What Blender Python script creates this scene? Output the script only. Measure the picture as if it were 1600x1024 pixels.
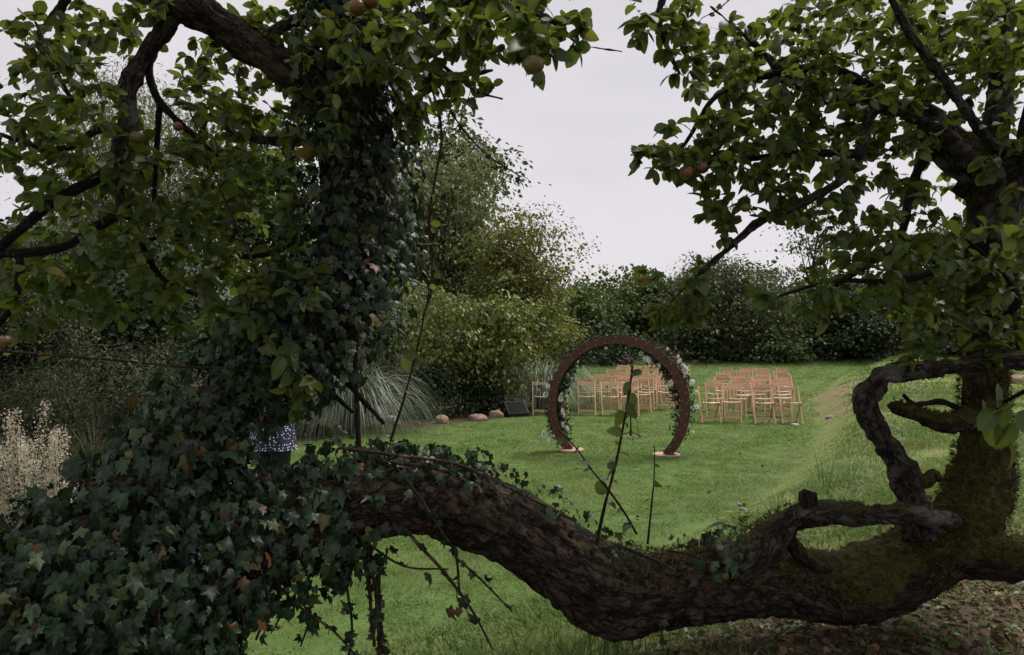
import bpy, math, random
import numpy as np
from mathutils import Matrix, Vector

for o in list(bpy.data.objects):
    bpy.data.objects.remove(o)
S = bpy.context.scene
C = S.collection
rng = np.random.default_rng(11)
random.seed(11)

# ------------------------------------------------------------------ camera
F = 1600 * 24.0 / 36.0                       # focal length in photo pixels
EYE = np.array([0.0, 0.0, 1.62])
PITCH = math.atan(25 / F)
cd = bpy.data.cameras.new('camera'); cam = bpy.data.objects.new('camera', cd); C.objects.link(cam)
cd.lens = 24; cd.sensor_width = 36; cd.clip_start = 0.05; cd.clip_end = 5000
cam.location = EYE; cam.rotation_euler = (math.pi / 2 + PITCH, 0, 0)
S.camera = cam

# ------------------------------------------------------------------ world (overcast) and a soft sun
W = bpy.data.worlds.new('World'); S.world = W; W.use_nodes = True
nt = W.node_tree; nt.nodes.clear()
SUN_EL, SUN_ROT = math.radians(60), math.radians(52)
sky = nt.nodes.new('ShaderNodeTexSky'); sky.sky_type = 'NISHITA'; sky.sun_disc = False
sky.sun_elevation = SUN_EL; sky.sun_rotation = SUN_ROT
tc = nt.nodes.new('ShaderNodeTexCoord')
mp = nt.nodes.new('ShaderNodeMapping'); mp.inputs['Scale'].default_value = (1.0, 1.0, 3.2)
nz = nt.nodes.new('ShaderNodeTexNoise'); nz.inputs['Scale'].default_value = 1.6; nz.inputs['Detail'].default_value = 5; nz.inputs['Roughness'].default_value = 0.5
cr = nt.nodes.new('ShaderNodeValToRGB')
cr.color_ramp.elements[0].position = 0.33; cr.color_ramp.elements[0].color = (0.615, 0.582, 0.612, 1)
cr.color_ramp.elements[1].position = 0.60; cr.color_ramp.elements[1].color = (0.745, 0.698, 0.725, 1)
vm = nt.nodes.new('ShaderNodeVectorMath'); vm.operation = 'SCALE'; vm.inputs['Scale'].default_value = 3.28
mx = nt.nodes.new('ShaderNodeMix'); mx.data_type = 'RGBA'; mx.inputs[0].default_value = 0.965
bg = nt.nodes.new('ShaderNodeBackground'); bg.inputs['Strength'].default_value = 0.1
wo = nt.nodes.new('ShaderNodeOutputWorld')
L = nt.links.new
L(tc.outputs['Generated'], mp.inputs['Vector']); L(mp.outputs[0], nz.inputs['Vector']); L(nz.outputs['Fac'], cr.inputs['Fac'])
L(cr.outputs['Color'], vm.inputs[0]); L(sky.outputs['Color'], mx.inputs[6]); L(vm.outputs[0], mx.inputs[7])
L(mx.outputs[2], bg.inputs['Color']); L(bg.outputs[0], wo.inputs['Surface'])
sd = bpy.data.lights.new('sun', 'SUN'); sd.energy = 1.5; sd.angle = math.radians(25); sd.color = (1.0, 0.95, 0.87)
so = bpy.data.objects.new('sun', sd); C.objects.link(so)
sdir = Vector((math.sin(SUN_ROT) * math.cos(SUN_EL), math.cos(SUN_ROT) * math.cos(SUN_EL), math.sin(SUN_EL)))
so.rotation_euler = sdir.to_track_quat('Z', 'Y').to_euler()
S.view_settings.view_transform = 'Standard'; S.view_settings.look = 'None'
S.view_settings.exposure = 1.66; S.view_settings.gamma = 1.0; S.view_settings.use_curve_mapping = False
S.cycles.use_denoising = True
S.cycles.max_bounces = 8; S.cycles.diffuse_bounces = 4; S.cycles.glossy_bounces = 2; S.cycles.transmission_bounces = 4

# ------------------------------------------------------------------ helpers
_fw = np.array([0, math.cos(PITCH), math.sin(PITCH)]); _up = np.array([0, -math.sin(PITCH), math.cos(PITCH)]); _rt = np.array([1.0, 0, 0])
def P(px, py, d):                              # a point the photo shows at (px, py), d metres ahead
    return EYE + d * (_fw + (px - 800) / F * _rt + (512 - py) / F * _up)
def project(p):
    q = p - EYE; d = q @ _fw
    dd = np.where(d > 0.05, d, 0.05)
    return 800 + F * (q @ _rt) / dd, 512 - F * (q @ _up) / dd, d

def _hash(ix, iy, iz, seed):
    h = (ix.astype(np.int64) * 374761393 + iy.astype(np.int64) * 668265263 + iz.astype(np.int64) * 2147483647 + seed * 1274126177) & 0xffffffff
    h = ((h ^ (h >> 13)) * 1274126177) & 0xffffffff
    h = ((h ^ (h >> 16)) * 2246822519) & 0xffffffff
    return ((h ^ (h >> 15)) & 0xffffff) / float(0xffffff)
def vnoise(p, seed=0):                         # value noise, -1..1
    p = np.asarray(p, float); i = np.floor(p).astype(np.int64); f = p - i; f = f * f * (3 - 2 * f)
    r = 0
    for dx in (0, 1):
        for dy in (0, 1):
            for dz in (0, 1):
                w = (f[:, 0] if dx else 1 - f[:, 0]) * (f[:, 1] if dy else 1 - f[:, 1]) * (f[:, 2] if dz else 1 - f[:, 2])
                r = r + w * _hash(i[:, 0] + dx, i[:, 1] + dy, i[:, 2] + dz, seed)
    return r * 2 - 1
def fbm(p, seed=0, oct=4):
    a, r = 1.0, 0
    p = np.asarray(p, float)
    for k in range(oct):
        r = r + a * vnoise(p * 2 ** k, seed + k); a *= 0.5
    return r
def unit(v):
    return v / np.maximum(np.linalg.norm(v, axis=-1, keepdims=True), 1e-9)

def mesh_data(name, V, Fc, smooth=True, attrs=None):
    """Fc: an int array (n,3) or (n,4), or a list of such arrays"""
    me = bpy.data.meshes.new(name)
    V = np.asarray(V, np.float32)
    arrs = [np.asarray(a, np.int32) for a in (Fc if isinstance(Fc, list) and isinstance(Fc[0], np.ndarray) else [Fc]) if len(a)]
    me.vertices.add(len(V)); me.vertices.foreach_set('co', V.ravel())
    nl = sum(a.size for a in arrs); npol = sum(len(a) for a in arrs)
    me.loops.add(nl); me.loops.foreach_set('vertex_index', np.concatenate([a.ravel() for a in arrs]))
    tot = np.concatenate([np.full(len(a), a.shape[1], np.int32) for a in arrs])
    st = np.concatenate([[0], np.cumsum(tot)[:-1]]).astype(np.int32)
    me.polygons.add(npol); me.polygons.foreach_set('loop_start', st)
    try: me.polygons.foreach_set('loop_total', tot)
    except Exception: pass
    me.polygons.foreach_set('use_smooth', np.full(npol, smooth))
    for k, v in (attrs or {}).items():
        v = np.asarray(v, np.float32)
        if v.ndim == 2:
            a = me.attributes.new(k, 'FLOAT_VECTOR', 'POINT'); a.data.foreach_set('vector', v.ravel())
        else:
            a = me.attributes.new(k, 'FLOAT', 'POINT'); a.data.foreach_set('value', v)
    me.update(calc_edges=True)
    return me
def place_mesh(name, me, m, parent=None, kind=None):
    o = bpy.data.objects.new(name, me); C.objects.link(o)
    if m is not None and not me.materials: me.materials.append(m)
    if parent is not None: o.parent = parent
    if kind: o['kind'] = kind
    return o
def part(name, V, Fc, m, parent=None, smooth=True, attrs=None, kind=None):
    V = np.asarray(V, float)
    if parent is not None:
        V = V - np.array(parent.get('base_at', (0, 0, 0)))
    return place_mesh(name, mesh_data(name, V, Fc, smooth, attrs), m, parent, kind)
BASES = {}
def thing(name, label, cat, base=(0, 0, 0), group=None, rz=0.0):
    o = bpy.data.objects.new(name, None); C.objects.link(o)
    o.location = base; o.rotation_euler = (0, 0, rz); o.empty_display_size = 0.1
    o['label'] = label; o['category'] = cat
    if group: o['group'] = group
    BASES[o.name] = np.array(base, float)
    return o
def tag(o, label, cat, group=None):
    o['label'] = label; o['category'] = cat
    if group: o['group'] = group
    return o
def wpart(name, V, Fc, m, parent, smooth=True, attrs=None, kind=None):     # V in world coordinates, thing not rotated
    V = np.asarray(V, float) - BASES[parent.name]
    return place_mesh(name, mesh_data(name, V, Fc, smooth, attrs), m, parent, kind)

class MB:
    def __init__(s): s.v = []; s.t = []; s.q = []; s.n = 0; s.a = {}
    def add(s, V, Fc, **attrs):
        V = np.asarray(V, float)
        for a in (Fc if isinstance(Fc, list) and isinstance(Fc[0], np.ndarray) else [Fc]):
            a = np.asarray(a, np.int64)
            if len(a): (s.t if a.shape[1] == 3 else s.q).append(a + s.n)
        s.v.append(V); s.n += len(V)
        for k, x in attrs.items(): s.a.setdefault(k, []).append(x)
        return s
    def get(s):
        fs = []
        if s.t: fs.append(np.concatenate(s.t))
        if s.q: fs.append(np.concatenate(s.q))
        return np.concatenate(s.v), fs, {k: np.concatenate(x) for k, x in s.a.items()}
BOXF = np.array([[0, 3, 2, 1], [4, 5, 6, 7], [0, 1, 5, 4], [1, 2, 6, 5], [2, 3, 7, 6], [3, 0, 4, 7]])
def bar(p0, p1, w, t, up=(0, 0, 1)):           # a squared bar from p0 to p1
    p0 = np.array(p0, float); p1 = np.array(p1, float); a = unit(p1 - p0)
    s = np.cross(a, np.array(up, float))
    if np.linalg.norm(s) < 1e-4: s = np.cross(a, np.array((1.0, 0, 0)))
    s = unit(s); u = np.cross(s, a)
    V = [p + s * sx * w / 2 + u * sz * t / 2 for p in (p0, p1) for sx, sz in ((-1, -1), (1, -1), (1, 1), (-1, 1))]
    return np.array(V), BOXF
def spline(ctrl, step):                        # Catmull-Rom through rows of (x, y, z, r)
    c = np.asarray(ctrl, float); out = []
    e = np.vstack([2 * c[0] - c[1], c, 2 * c[-1] - c[-2]])
    for i in range(len(c) - 1):
        p0, p1, p2, p3 = e[i:i + 4]
        n = max(2, int(np.linalg.norm(p2[:3] - p1[:3]) / step))
        t = np.linspace(0, 1, n, endpoint=False)[:, None]
        out.append(0.5 * (2 * p1 + (p2 - p0) * t + (2 * p0 - 5 * p1 + 4 * p2 - p3) * t ** 2 + (3 * p1 - p0 - 3 * p2 + p3) * t ** 3))
    out.append(c[-1:]); r = np.vstack(out); r[:, 3] = np.maximum(r[:, 3], 0.0004)
    return r
def frames(p):
    t = unit(np.gradient(p, axis=0)); n = np.zeros_like(t)
    a = np.cross(t[0], (0, 0, 1.0))
    if np.linalg.norm(a) < 0.1: a = np.cross(t[0], (1.0, 0, 0))
    n[0] = unit(a)
    for i in range(1, len(p)):
        v = n[i - 1] - t[i] * (n[i - 1] @ t[i]); n[i] = unit(v)
    return t, n, np.cross(t, n)
def tube(pr, seg, lump=0.0, furrow=0.0, seed=0, cap=True):
    """a tube along rows of (x,y,z,r); lump and furrow push the bark in and out. Returns V, F, bark coordinates"""
    p, r = pr[:, :3], pr[:, 3]; n = len(p)
    t, a, b = frames(p)
    s = np.concatenate([[0], np.cumsum(np.linalg.norm(np.diff(p, axis=0), axis=1))])
    th = np.linspace(0, 2 * math.pi, seg, endpoint=False)
    rad = np.cos(th)[None, :, None] * a[:, None] + np.sin(th)[None, :, None] * b[:, None]
    bc = np.stack([np.broadcast_to(r[:, None] * np.cos(th), (n, seg)), np.broadcast_to(r[:, None] * np.sin(th), (n, seg)), np.broadcast_to(s[:, None], (n, seg))], -1).reshape(-1, 3)
    rr = np.repeat(r, seg)
    if lump or furrow:
        d = lump * rr * (fbm(bc * (0.55 / max(r.mean(), 0.01), 0.55 / max(r.mean(), 0.01), 0.4 / max(r.mean(), 0.01)), seed, 3))
        if furrow:
            q = bc * (1.0, 1.0, 0.62)
            q = q + .03 * np.stack([vnoise(bc * 14, seed + k_) for k_ in range(3)], -1)
            d = d - furrow * 2.0 * (1 - np.abs(fbm(q * 19, seed + 9, 4))) ** 4 + furrow * .9 * fbm(bc * 30, seed + 5, 4)
        rr = rr + d
    V = (p[:, None] + rad * rr.reshape(n, seg, 1)).reshape(-1, 3)
    i = np.arange(n - 1)[:, None] * seg; j = np.arange(seg)[None]; k = (j + 1) % seg
    Q = np.stack([i + j, i + k, i + seg + k, i + seg + j], -1).reshape(-1, 4)
    Fs = [Q]
    if cap:
        V = np.vstack([V, p[:1], p[-1:]]); bc = np.vstack([bc, [[0, 0, 0]], [[0, 0, s[-1]]]])
        j = np.arange(seg); k = (j + 1) % seg
        Fs.append(np.concatenate([np.stack([np.full(seg, n * seg), k, j], -1), np.stack([np.full(seg, n * seg + 1), (n - 1) * seg + j, (n - 1) * seg + k], -1)]))
    return V, Fs, bc

# ------------------------------------------------------------------ leaves
def leaf_shape(ts, ws, bend, fold, twist=0.0):
    V, Fq = [], []
    for t, w in zip(ts, ws):
        z = -bend * t * t; tw = twist * t
        V += [(-w, t, z + fold * w - tw * w), (0, t, z), (w, t, z + fold * w + tw * w)]
    Ft = []
    for i in range(len(ts) - 1):
        a, b = 3 * i, 3 * i + 3
        for k in (0, 1):
            Ft += [(a + k, a + k + 1, b + k + 1), (a + k, b + k + 1, b + k)]
    V = np.array(V)
    return V, np.array(Ft), np.array([0, 1, 0] * len(ts), float)
AP_T = [0, .14, .40, .70, .90, 1]; AP_W = [.012, .23, .35, .31, .16, .0]
APPLE_LEAF = [leaf_shape(AP_T, [w * a for w in AP_W], b, f, tw) for a, b, f, tw in ((1, .25, .35, .1), (.9, .5, .55, -.25), (1.08, -.12, .25, .2), (.95, .75, .15, .35))]
IVY_O = np.array([(0, 1), (.15, .68), (.23, .54), (.36, .58), (.48, .53), (.41, .36), (.37, .2), (.43, .04), (.35, -.09), (.15, -.09), (.03, .0)])
IVY_VEIN = [1, 0, 0, .2, 1, 0, 0, 1, 0, 0, 1]
def ivy_shape(b, droop, wide):
    o = IVY_O * (wide, 1); m = o[::-1] * (-1, 1)
    pts = np.vstack([o, m[:-1]]); V = [(0, .28, .05)] + [(x, y, -droop * (x * x * 1.4 + (y - .28) ** 2) + b * x * .3 + .04 * math.sin(9 * x + 5 * y)) for x, y in pts]
    n = len(pts)
    return np.array(V), np.array([(0, 1 + i, 1 + (i + 1) % n) for i in range(n)]), np.array([1.0] + [IVY_VEIN[i] if i < len(IVY_O) else IVY_VEIN[2 * len(IVY_O) - 1 - i] for i in range(n)])
IVY_LEAF = [ivy_shape(.2, .5, 1.0), ivy_shape(-.3, .75, .9), ivy_shape(.1, .3, 1.1), ivy_shape(.5, -.35, .8), ivy_shape(-.2, .9, .7)]
DIAMOND = [(np.array([(0, 0, 0), (.36, .45, .08), (0, 1, -.06), (-.36, .45, .08)]), np.array([(0, 1, 2), (0, 2, 3)]))]
NARROW = [(np.array([(0, 0, 0), (.10, .4, .02), (0, 1, -.10), (-.10, .4, .02)]), np.array([(0, 1, 2), (0, 2, 3)]))]
MEDIUM = [(np.array([(0, 0, 0), (.24, .45, .06), (0, 1, -.1), (-.24, .45, .06)]), np.array([(0, 1, 2), (0, 2, 3)]))]

def leaf_frame(Y, N):
    Y = unit(Y); Z = unit(N - Y * (N * Y).sum(1, keepdims=True)); X = np.cross(Y, Z)
    return X, Y, Z
LAST = {}
def leaf_arrays(O, X, Y, Z, s, protos, var):
    mb = MB()
    for k, pr_ in enumerate(protos):
        pv, pf = pr_[:2]; vein = pr_[2] if len(pr_) > 2 else np.zeros(len(pv))
        ix = np.where(var == k)[0]
        if not len(ix): continue
        V = O[ix][:, None] + s[ix][:, None, None] * (pv[None, :, 0:1] * X[ix][:, None] + pv[None, :, 1:2] * Y[ix][:, None] + pv[None, :, 2:3] * Z[ix][:, None])
        Ft = pf[None] + (np.arange(len(ix)) * len(pv))[:, None, None]
        mb.add(V.reshape(-1, 3), Ft.reshape(-1, 3), vein=np.tile(vein, len(ix)))
    V, f, a_ = mb.get(); LAST['vein'] = a_['vein']
    return V, f
def pick_visible(O, s, most):
    """the leaves that show largest: nearest in their bit of the picture, then by apparent size"""
    px, py, d = project(O)
    inn = (px > 0) & (px < 1600) & (py > 0) & (py < 1024) & (d > .3)
    cell = np.where(inn, (px // 14).astype(int) * 1000 + (py // 14).astype(int), -1)
    order = np.lexsort((d, cell)); first = np.ones(len(order), bool); first[1:] = cell[order][1:] != cell[order][:-1]
    win = order[first]; win = win[inn[win]]
    return win[np.argsort(-(s[win] / d[win]))][:most]
def leaves_on(parent, O, Y, N, s, protos, m, single='leaf', rest='foliage', most=300):
    X, Y, Z = leaf_frame(Y, N); var = rng.integers(0, len(protos), len(O))
    B = BASES[parent.name]; pick = pick_visible(O, s, most) if most else np.array([], int)
    mes = []
    for k, pr_ in enumerate(protos):
        me = mesh_data(single, pr_[0], pr_[1], True, {'vein': pr_[2]}); me.materials.append(m); mes.append(me)
    for i in pick:
        o = bpy.data.objects.new(single, mes[var[i]]); C.objects.link(o); o.parent = parent
        M = np.eye(4); M[:3, 0] = X[i] * s[i]; M[:3, 1] = Y[i] * s[i]; M[:3, 2] = Z[i] * s[i]; M[:3, 3] = O[i] - B
        o.matrix_basis = Matrix(M.tolist())
    keep = np.setdiff1d(np.arange(len(O)), pick)
    if len(keep):
        V, f = leaf_arrays(O[keep], X[keep], Y[keep], Z[keep], s[keep], protos, var[keep])
        wpart(rest, V, f, m, parent, True, {'vein': LAST['vein']}, 'stuff')

# ------------------------------------------------------------------ materials
def mat(name):
    m = bpy.data.materials.new(name); m.use_nodes = True; n = m.node_tree; n.nodes.clear()
    out = n.nodes.new('ShaderNodeOutputMaterial'); b = n.nodes.new('ShaderNodeBsdfPrincipled')
    n.links.new(b.outputs[0], out.inputs[0])
    return m, n, b, out
def nd(n, t, **k):
    x = n.nodes.new(t)
    for a, v in k.items():
        if a.startswith('i_'): x.inputs[a[2:].replace('_', ' ')].default_value = v
        else: setattr(x, a, v)
    return x
def ramp(n, fac, stops, interp='LINEAR'):
    r = n.nodes.new('ShaderNodeValToRGB'); r.color_ramp.interpolation = interp; e = r.color_ramp.elements
    while len(e) < len(stops): e.new(0.5)
    for el, (p, c) in zip(e, stops): el.position = p; el.color = (*c, 1)
    n.links.new(fac, r.inputs['Fac']); return r.outputs['Color']
def noise(n, co, scale, detail=4, rough=.55, out='Fac'):
    x = nd(n, 'ShaderNodeTexNoise', i_Scale=scale, i_Detail=detail, i_Roughness=rough)
    if co is not None: n.links.new(co, x.inputs['Vector'])
    return x.outputs[out]
def math_(n, op, a, b=None):
    x = nd(n, 'ShaderNodeMath', operation=op)
    for i, v in enumerate((a, b)):
        if v is None: continue
        if isinstance(v, (int, float)): x.inputs[i].default_value = v
        else: n.links.new(v, x.inputs[i])
    return x.outputs[0]
def mixc(n, f, a, b):
    x = nd(n, 'ShaderNodeMix', data_type='RGBA')
    for i, v in ((0, f), (6, a), (7, b)):
        if isinstance(v, (int, float)): x.inputs[i].default_value = v
        elif isinstance(v, tuple): x.inputs[i].default_value = (*v, 1)
        else: n.links.new(v, x.inputs[i])
    return x.outputs[2]
def bump(n, b, h, strength=.5, dist=.01):
    x = nd(n, 'ShaderNodeBump', i_Strength=strength, i_Distance=dist); n.links.new(h, x.inputs['Height']); n.links.new(x.outputs[0], b.inputs['Normal'])
def leaf_mat(name, stops, trans=(.1, .16, .02), tfac=.35, rough=.5, spec=.4, patch=None):
    m, n, b, out = mat(name)
    g = nd(n, 'ShaderNodeNewGeometry'); oi = nd(n, 'ShaderNodeObjectInfo')
    rnd = math_(n, 'FRACT', math_(n, 'ADD', g.outputs['Random Per Island'], oi.outputs['Random']))
    col = ramp(n, rnd, stops)
    if patch:
        f = ramp(n, noise(n, g.outputs['Position'], patch[0], 3), [(.40, (0, 0, 0)), (.65, (1, 1, 1))])
        ml = nd(n, 'ShaderNodeMix', data_type='RGBA', blend_type='MULTIPLY'); ml.inputs[0].default_value = 1
        n.links.new(col, ml.inputs[6]); n.links.new(mixc(n, f, (1, 1, 1), patch[1]), ml.inputs[7]); col = ml.outputs[2]
    va = nd(n, 'ShaderNodeAttribute', attribute_name='vein'); vf = math_(n, 'MULTIPLY', math_(n, 'POWER', va.outputs['Fac'], 7.0), .55)
    gn = nd(n, 'ShaderNodeMix', data_type='RGBA', blend_type='ADD'); gn.inputs[0].default_value = 1; n.links.new(col, gn.inputs[6]); gn.inputs[7].default_value = (.05, .07, .035, 1)
    col = mixc(n, vf, col, gn.outputs[2])
    n.links.new(col, b.inputs['Base Color']); b.inputs['Roughness'].default_value = rough; b.inputs['Specular IOR Level'].default_value = spec
    t = nd(n, 'ShaderNodeBsdfTranslucent')
    tm = nd(n, 'ShaderNodeMix', data_type='RGBA', blend_type='MIX'); tm.inputs[0].default_value = .5
    n.links.new(col, tm.inputs[6]); tm.inputs[7].default_value = (*trans, 1); n.links.new(tm.outputs[2], t.inputs['Color'])
    ms = nd(n, 'ShaderNodeMixShader'); ms.inputs[0].default_value = tfac
    n.links.new(b.outputs[0], ms.inputs[1]); n.links.new(t.outputs[0], ms.inputs[2]); n.links.new(ms.outputs[0], out.inputs[0])
    return m
M = {}
M['apple_leaf'] = leaf_mat('apple_leaf', [(0, (.024, .046, .012)), (.35, (.044, .076, .018)), (.7, (.066, .102, .028)), (.955, (.12, .145, .03)), (.985, (.24, .19, .03)), (.994, (.13, .06, .025)), (1, (.05, .08, .02))], (.24, .31, .025), .42, .46, .45)
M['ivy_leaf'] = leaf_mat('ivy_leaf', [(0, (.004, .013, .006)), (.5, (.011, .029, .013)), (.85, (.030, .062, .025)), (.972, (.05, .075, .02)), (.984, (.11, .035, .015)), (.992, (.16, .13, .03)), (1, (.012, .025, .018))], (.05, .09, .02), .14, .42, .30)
M['dead_leaf'] = leaf_mat('dead_leaf', [(0, (.050, .028, .020)), (.5, (.095, .055, .036)), (.85, (.15, .095, .06)), (1, (.20, .09, .035))], (.15, .07, .03), .15, .7, .2)
M['hedge'] = leaf_mat('hedge_leaf', [(0, (.030, .056, .012)), (.6, (.056, .095, .022)), (1, (.11, .145, .036))], (.1, .15, .02), .25, .6, .2)
M['olive'] = leaf_mat('sallow_leaf', [(0, (.045, .065, .026)), (.6, (.085, .11, .045)), (1, (.15, .17, .085))], (.12, .15, .04), .25, .6, .2)
M['willow'] = leaf_mat('willow_leaf', [(0, (.075, .105, .036)), (.6, (.125, .16, .06)), (1, (.21, .24, .11))], (.2, .23, .07), .35, .5, .3)
M['ash'] = leaf_mat('yellowing_leaf', [(0, (.065, .095, .022)), (.6, (.11, .14, .035)), (.9, (.19, .18, .04)), (1, (.28, .2, .03))], (.25, .25, .03), .35, .5, .3)
M['rose'] = leaf_mat('rose_leaf', [(0, (.055, .095, .02)), (.5, (.11, .16, .032)), (.85, (.22, .25, .05)), (.97, (.32, .27, .05)), (1, (.3, .16, .03))], (.2, .24, .03), .3, .5, .35, (1.2, (.5, .6, .7)))
M['darkshrub'] = leaf_mat('dark_shrub_leaf', [(0, (.014, .026, .009)), (.6, (.028, .046, .015)), (1, (.055, .075, .026))], (.04, .06, .02), .2, .6, .2)  # kept low: carries the tree shade on the left-hand shrubs in its colour
M['thicket'] = leaf_mat('thicket_leaf', [(0, (.016, .028, .012)), (.6, (.032, .046, .02)), (.9, (.07, .07, .03)), (1, (.13, .09, .045))], (.06, .08, .02), .25, .6, .2)  # low leaf colour with the shade of the left-hand trees put in
M['pampas'] = leaf_mat('pampas_blade', [(0, (.055, .08, .048)), (.6, (.095, .13, .08)), (1, (.17, .20, .13))], (.15, .18, .1), .2, .45, .4)  # blade colour dimmed to hold the shade lying on the clump
M['fluff'] = leaf_mat('seed_fluff', [(0, (.42, .37, .29)), (.6, (.58, .52, .43)), (1, (.74, .69, .60))], (.6, .52, .4), .4, .9, .1)
M['flower'] = leaf_mat('white_petal', [(0, (.62, .62, .58)), (1, (.80, .80, .77))], (.7, .7, .65), .25, .6, .2)
M['garland'] = leaf_mat('garland_leaf', [(0, (.016, .034, .016)), (.7, (.034, .062, .030)), (1, (.10, .14, .08))], (.06, .1, .03), .2, .6, .2)
M['berry'] = leaf_mat('berry', [(0, (.35, .03, .02)), (1, (.45, .06, .03))], (.3, .03, .02), .1, .35, .5)

def bark(name, base, dark, moss=.5, lichen=.3, scale=1.0, flat=False):
    m, n, b, out = mat(name)
    g = nd(n, 'ShaderNodeNewGeometry')
    at = nd(n, 'ShaderNodeAttribute', attribute_name='bc')
    mpn = nd(n, 'ShaderNodeMapping'); mpn.inputs['Scale'].default_value = (1, 1, .5); n.links.new(at.outputs['Vector'], mpn.inputs['Vector'])
    bc = mpn.outputs[0]
    def ridges(sc, w, stretch):
        m2 = nd(n, 'ShaderNodeMapping'); m2.inputs['Scale'].default_value = (1, 1, stretch); n.links.new(at.outputs['Vector'], m2.inputs['Vector'])
        return ramp(n, math_(n, 'ABSOLUTE', math_(n, 'SUBTRACT', noise(n, m2.outputs[0], sc * scale, 6, .6), .5)), [(0, (0, 0, 0)), (w, (1, 1, 1))])
    crack = math_(n, 'MULTIPLY', ridges(11, .045, .32), ridges(24, .04, .6))
    fine = noise(n, bc, 40 * scale, 9, .75)
    big = ramp(n, noise(n, g.outputs['Position'], 4.5, 5, .65), [(.36, (0, 0, 0)), (.66, (1, 1, 1))])
    col = mixc(n, ramp(n, fine, [(.32, (0, 0, 0)), (.68, (1, 1, 1))]), tuple(dark), tuple(base))
    col = mixc(n, math_(n, 'MULTIPLY', big, .55), col, mixc(n, fine, tuple(x * 1.2 for x in dark), tuple(min(1, x * 2.1) for x in base)))
    col = mixc(n, crack, tuple(x * .7 for x in dark), col)
    # grey lichen plates, white specks
    lf = ramp(n, noise(n, g.outputs['Position'], 7, 5, .62), [(.68 - .14 * lichen, (0, 0, 0)), (.74 - .12 * lichen, (1, 1, 1))])
    lf = math_(n, 'MULTIPLY', lf, min(1, lichen * 1.6))
    col = mixc(n, lf, col, mixc(n, fine, (.10, .095, .085), (.27, .26, .24)))
    sp = nd(n, 'ShaderNodeTexVoronoi', feature='F1', i_Scale=55); n.links.new(g.outputs['Position'], sp.inputs['Vector'])
    spk = math_(n, 'LESS_THAN', sp.outputs['Distance'], .10)
    spk = math_(n, 'MULTIPLY', spk, ramp(n, noise(n, g.outputs['Position'], 5, 2), [(.5, (0, 0, 0)), (.58, (1, 1, 1))]))
    col = mixc(n, math_(n, 'MULTIPLY', spk, .8 if lichen > 0 else 0), col, (.42, .43, .40))
    # moss grows on the upper side
    sx = nd(n, 'ShaderNodeSeparateXYZ'); n.links.new(g.outputs['Normal'], sx.inputs[0])
    upf = math_(n, 'MULTIPLY_ADD', sx.outputs['Z'], .28)
    mf = math_(n, 'ADD', math_(n, 'MULTIPLY', sx.outputs['Z'], .22), noise(n, g.outputs['Position'], 5.5, 6, .68))
    mf = ramp(n, mf, [(.72 - .30 * moss, (0, 0, 0)), (.84 - .30 * moss, (1, 1, 1))])
    mcol = ramp(n, noise(n, g.outputs['Position'], 60, 4, .7), [(.3, (.028, .027, .006)), (.55, (.085, .08, .014)), (.75, (.16, .14, .028))])
    if moss > 0: col = mixc(n, math_(n, 'MULTIPLY', mf, min(1, moss * 1.4)), col, mcol)
    n.links.new(col, b.inputs['Base Color']); b.inputs['Roughness'].default_value = .85; b.inputs['Specular IOR Level'].default_value = .2
    h = math_(n, 'ADD', math_(n, 'MULTIPLY', crack, 1.0), fine)
    if moss > 0: h = math_(n, 'ADD', h, math_(n, 'MULTIPLY', noise(n, g.outputs['Position'], 220, 3, .8), .8))
    bump(n, b, h, 1.0, .016)
    return m
M['bark'] = bark('apple_bark', (.135, .095, .072), (.013, .008, .006), .3, .3)
M['mossy'] = bark('mossy_bark', (.085, .062, .045), (.014, .010, .008), .8, .25)
M['limb'] = bark('limb_bark', (.13, .11, .098), (.018, .014, .011), .5, 1.0)
M['twig'] = bark('twig_bark', (.04, .03, .024), (.016, .012, .010), 0, .1, 2)
M['shoot'] = bark('shoot_bark', (.12, .065, .045), (.05, .028, .02), 0, 0, 2)
M['farbark'] = bark('far_bark', (.10, .085, .07), (.04, .032, .026), 0, 0, .5)
M['vine'] = bark('vine_bark', (.14, .085, .06), (.06, .036, .026), 0, 0, 2)

def wood(name, a, c, sc=60, rough=.5):
    m, n, b, out = mat(name)
    t = nd(n, 'ShaderNodeTexCoord'); oi = nd(n, 'ShaderNodeObjectInfo')
    mpn = nd(n, 'ShaderNodeMapping'); mpn.inputs['Scale'].default_value = (1, 1, .12); n.links.new(t.outputs['Object'], mpn.inputs['Vector'])
    f = noise(n, mpn.outputs[0], sc, 4, .6)
    col = mixc(n, f, a, c)
    hs = nd(n, 'ShaderNodeHueSaturation'); n.links.new(col, hs.inputs['Color'])
    n.links.new(math_(n, 'ADD', math_(n, 'MULTIPLY', oi.outputs['Random'], .45), .78), hs.inputs['Value'])
    n.links.new(hs.outputs[0], b.inputs['Base Color']); b.inputs['Roughness'].default_value = rough
    bump(n, b, f, .15, .003)
    return m
M['chair'] = wood('beech_wood', (.49, .285, .17), (.67, .445, .29))
M['seatwood'] = wood('pale_seat_wood', (.46, .33, .24), (.62, .48, .37))
M['archwood'] = wood('stained_ring_wood', (.050, .016, .010), (.115, .038, .024), 18, .75)
M['discwood'] = wood('disc_wood', (.34, .20, .15), (.48, .31, .24), 25)
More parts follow.
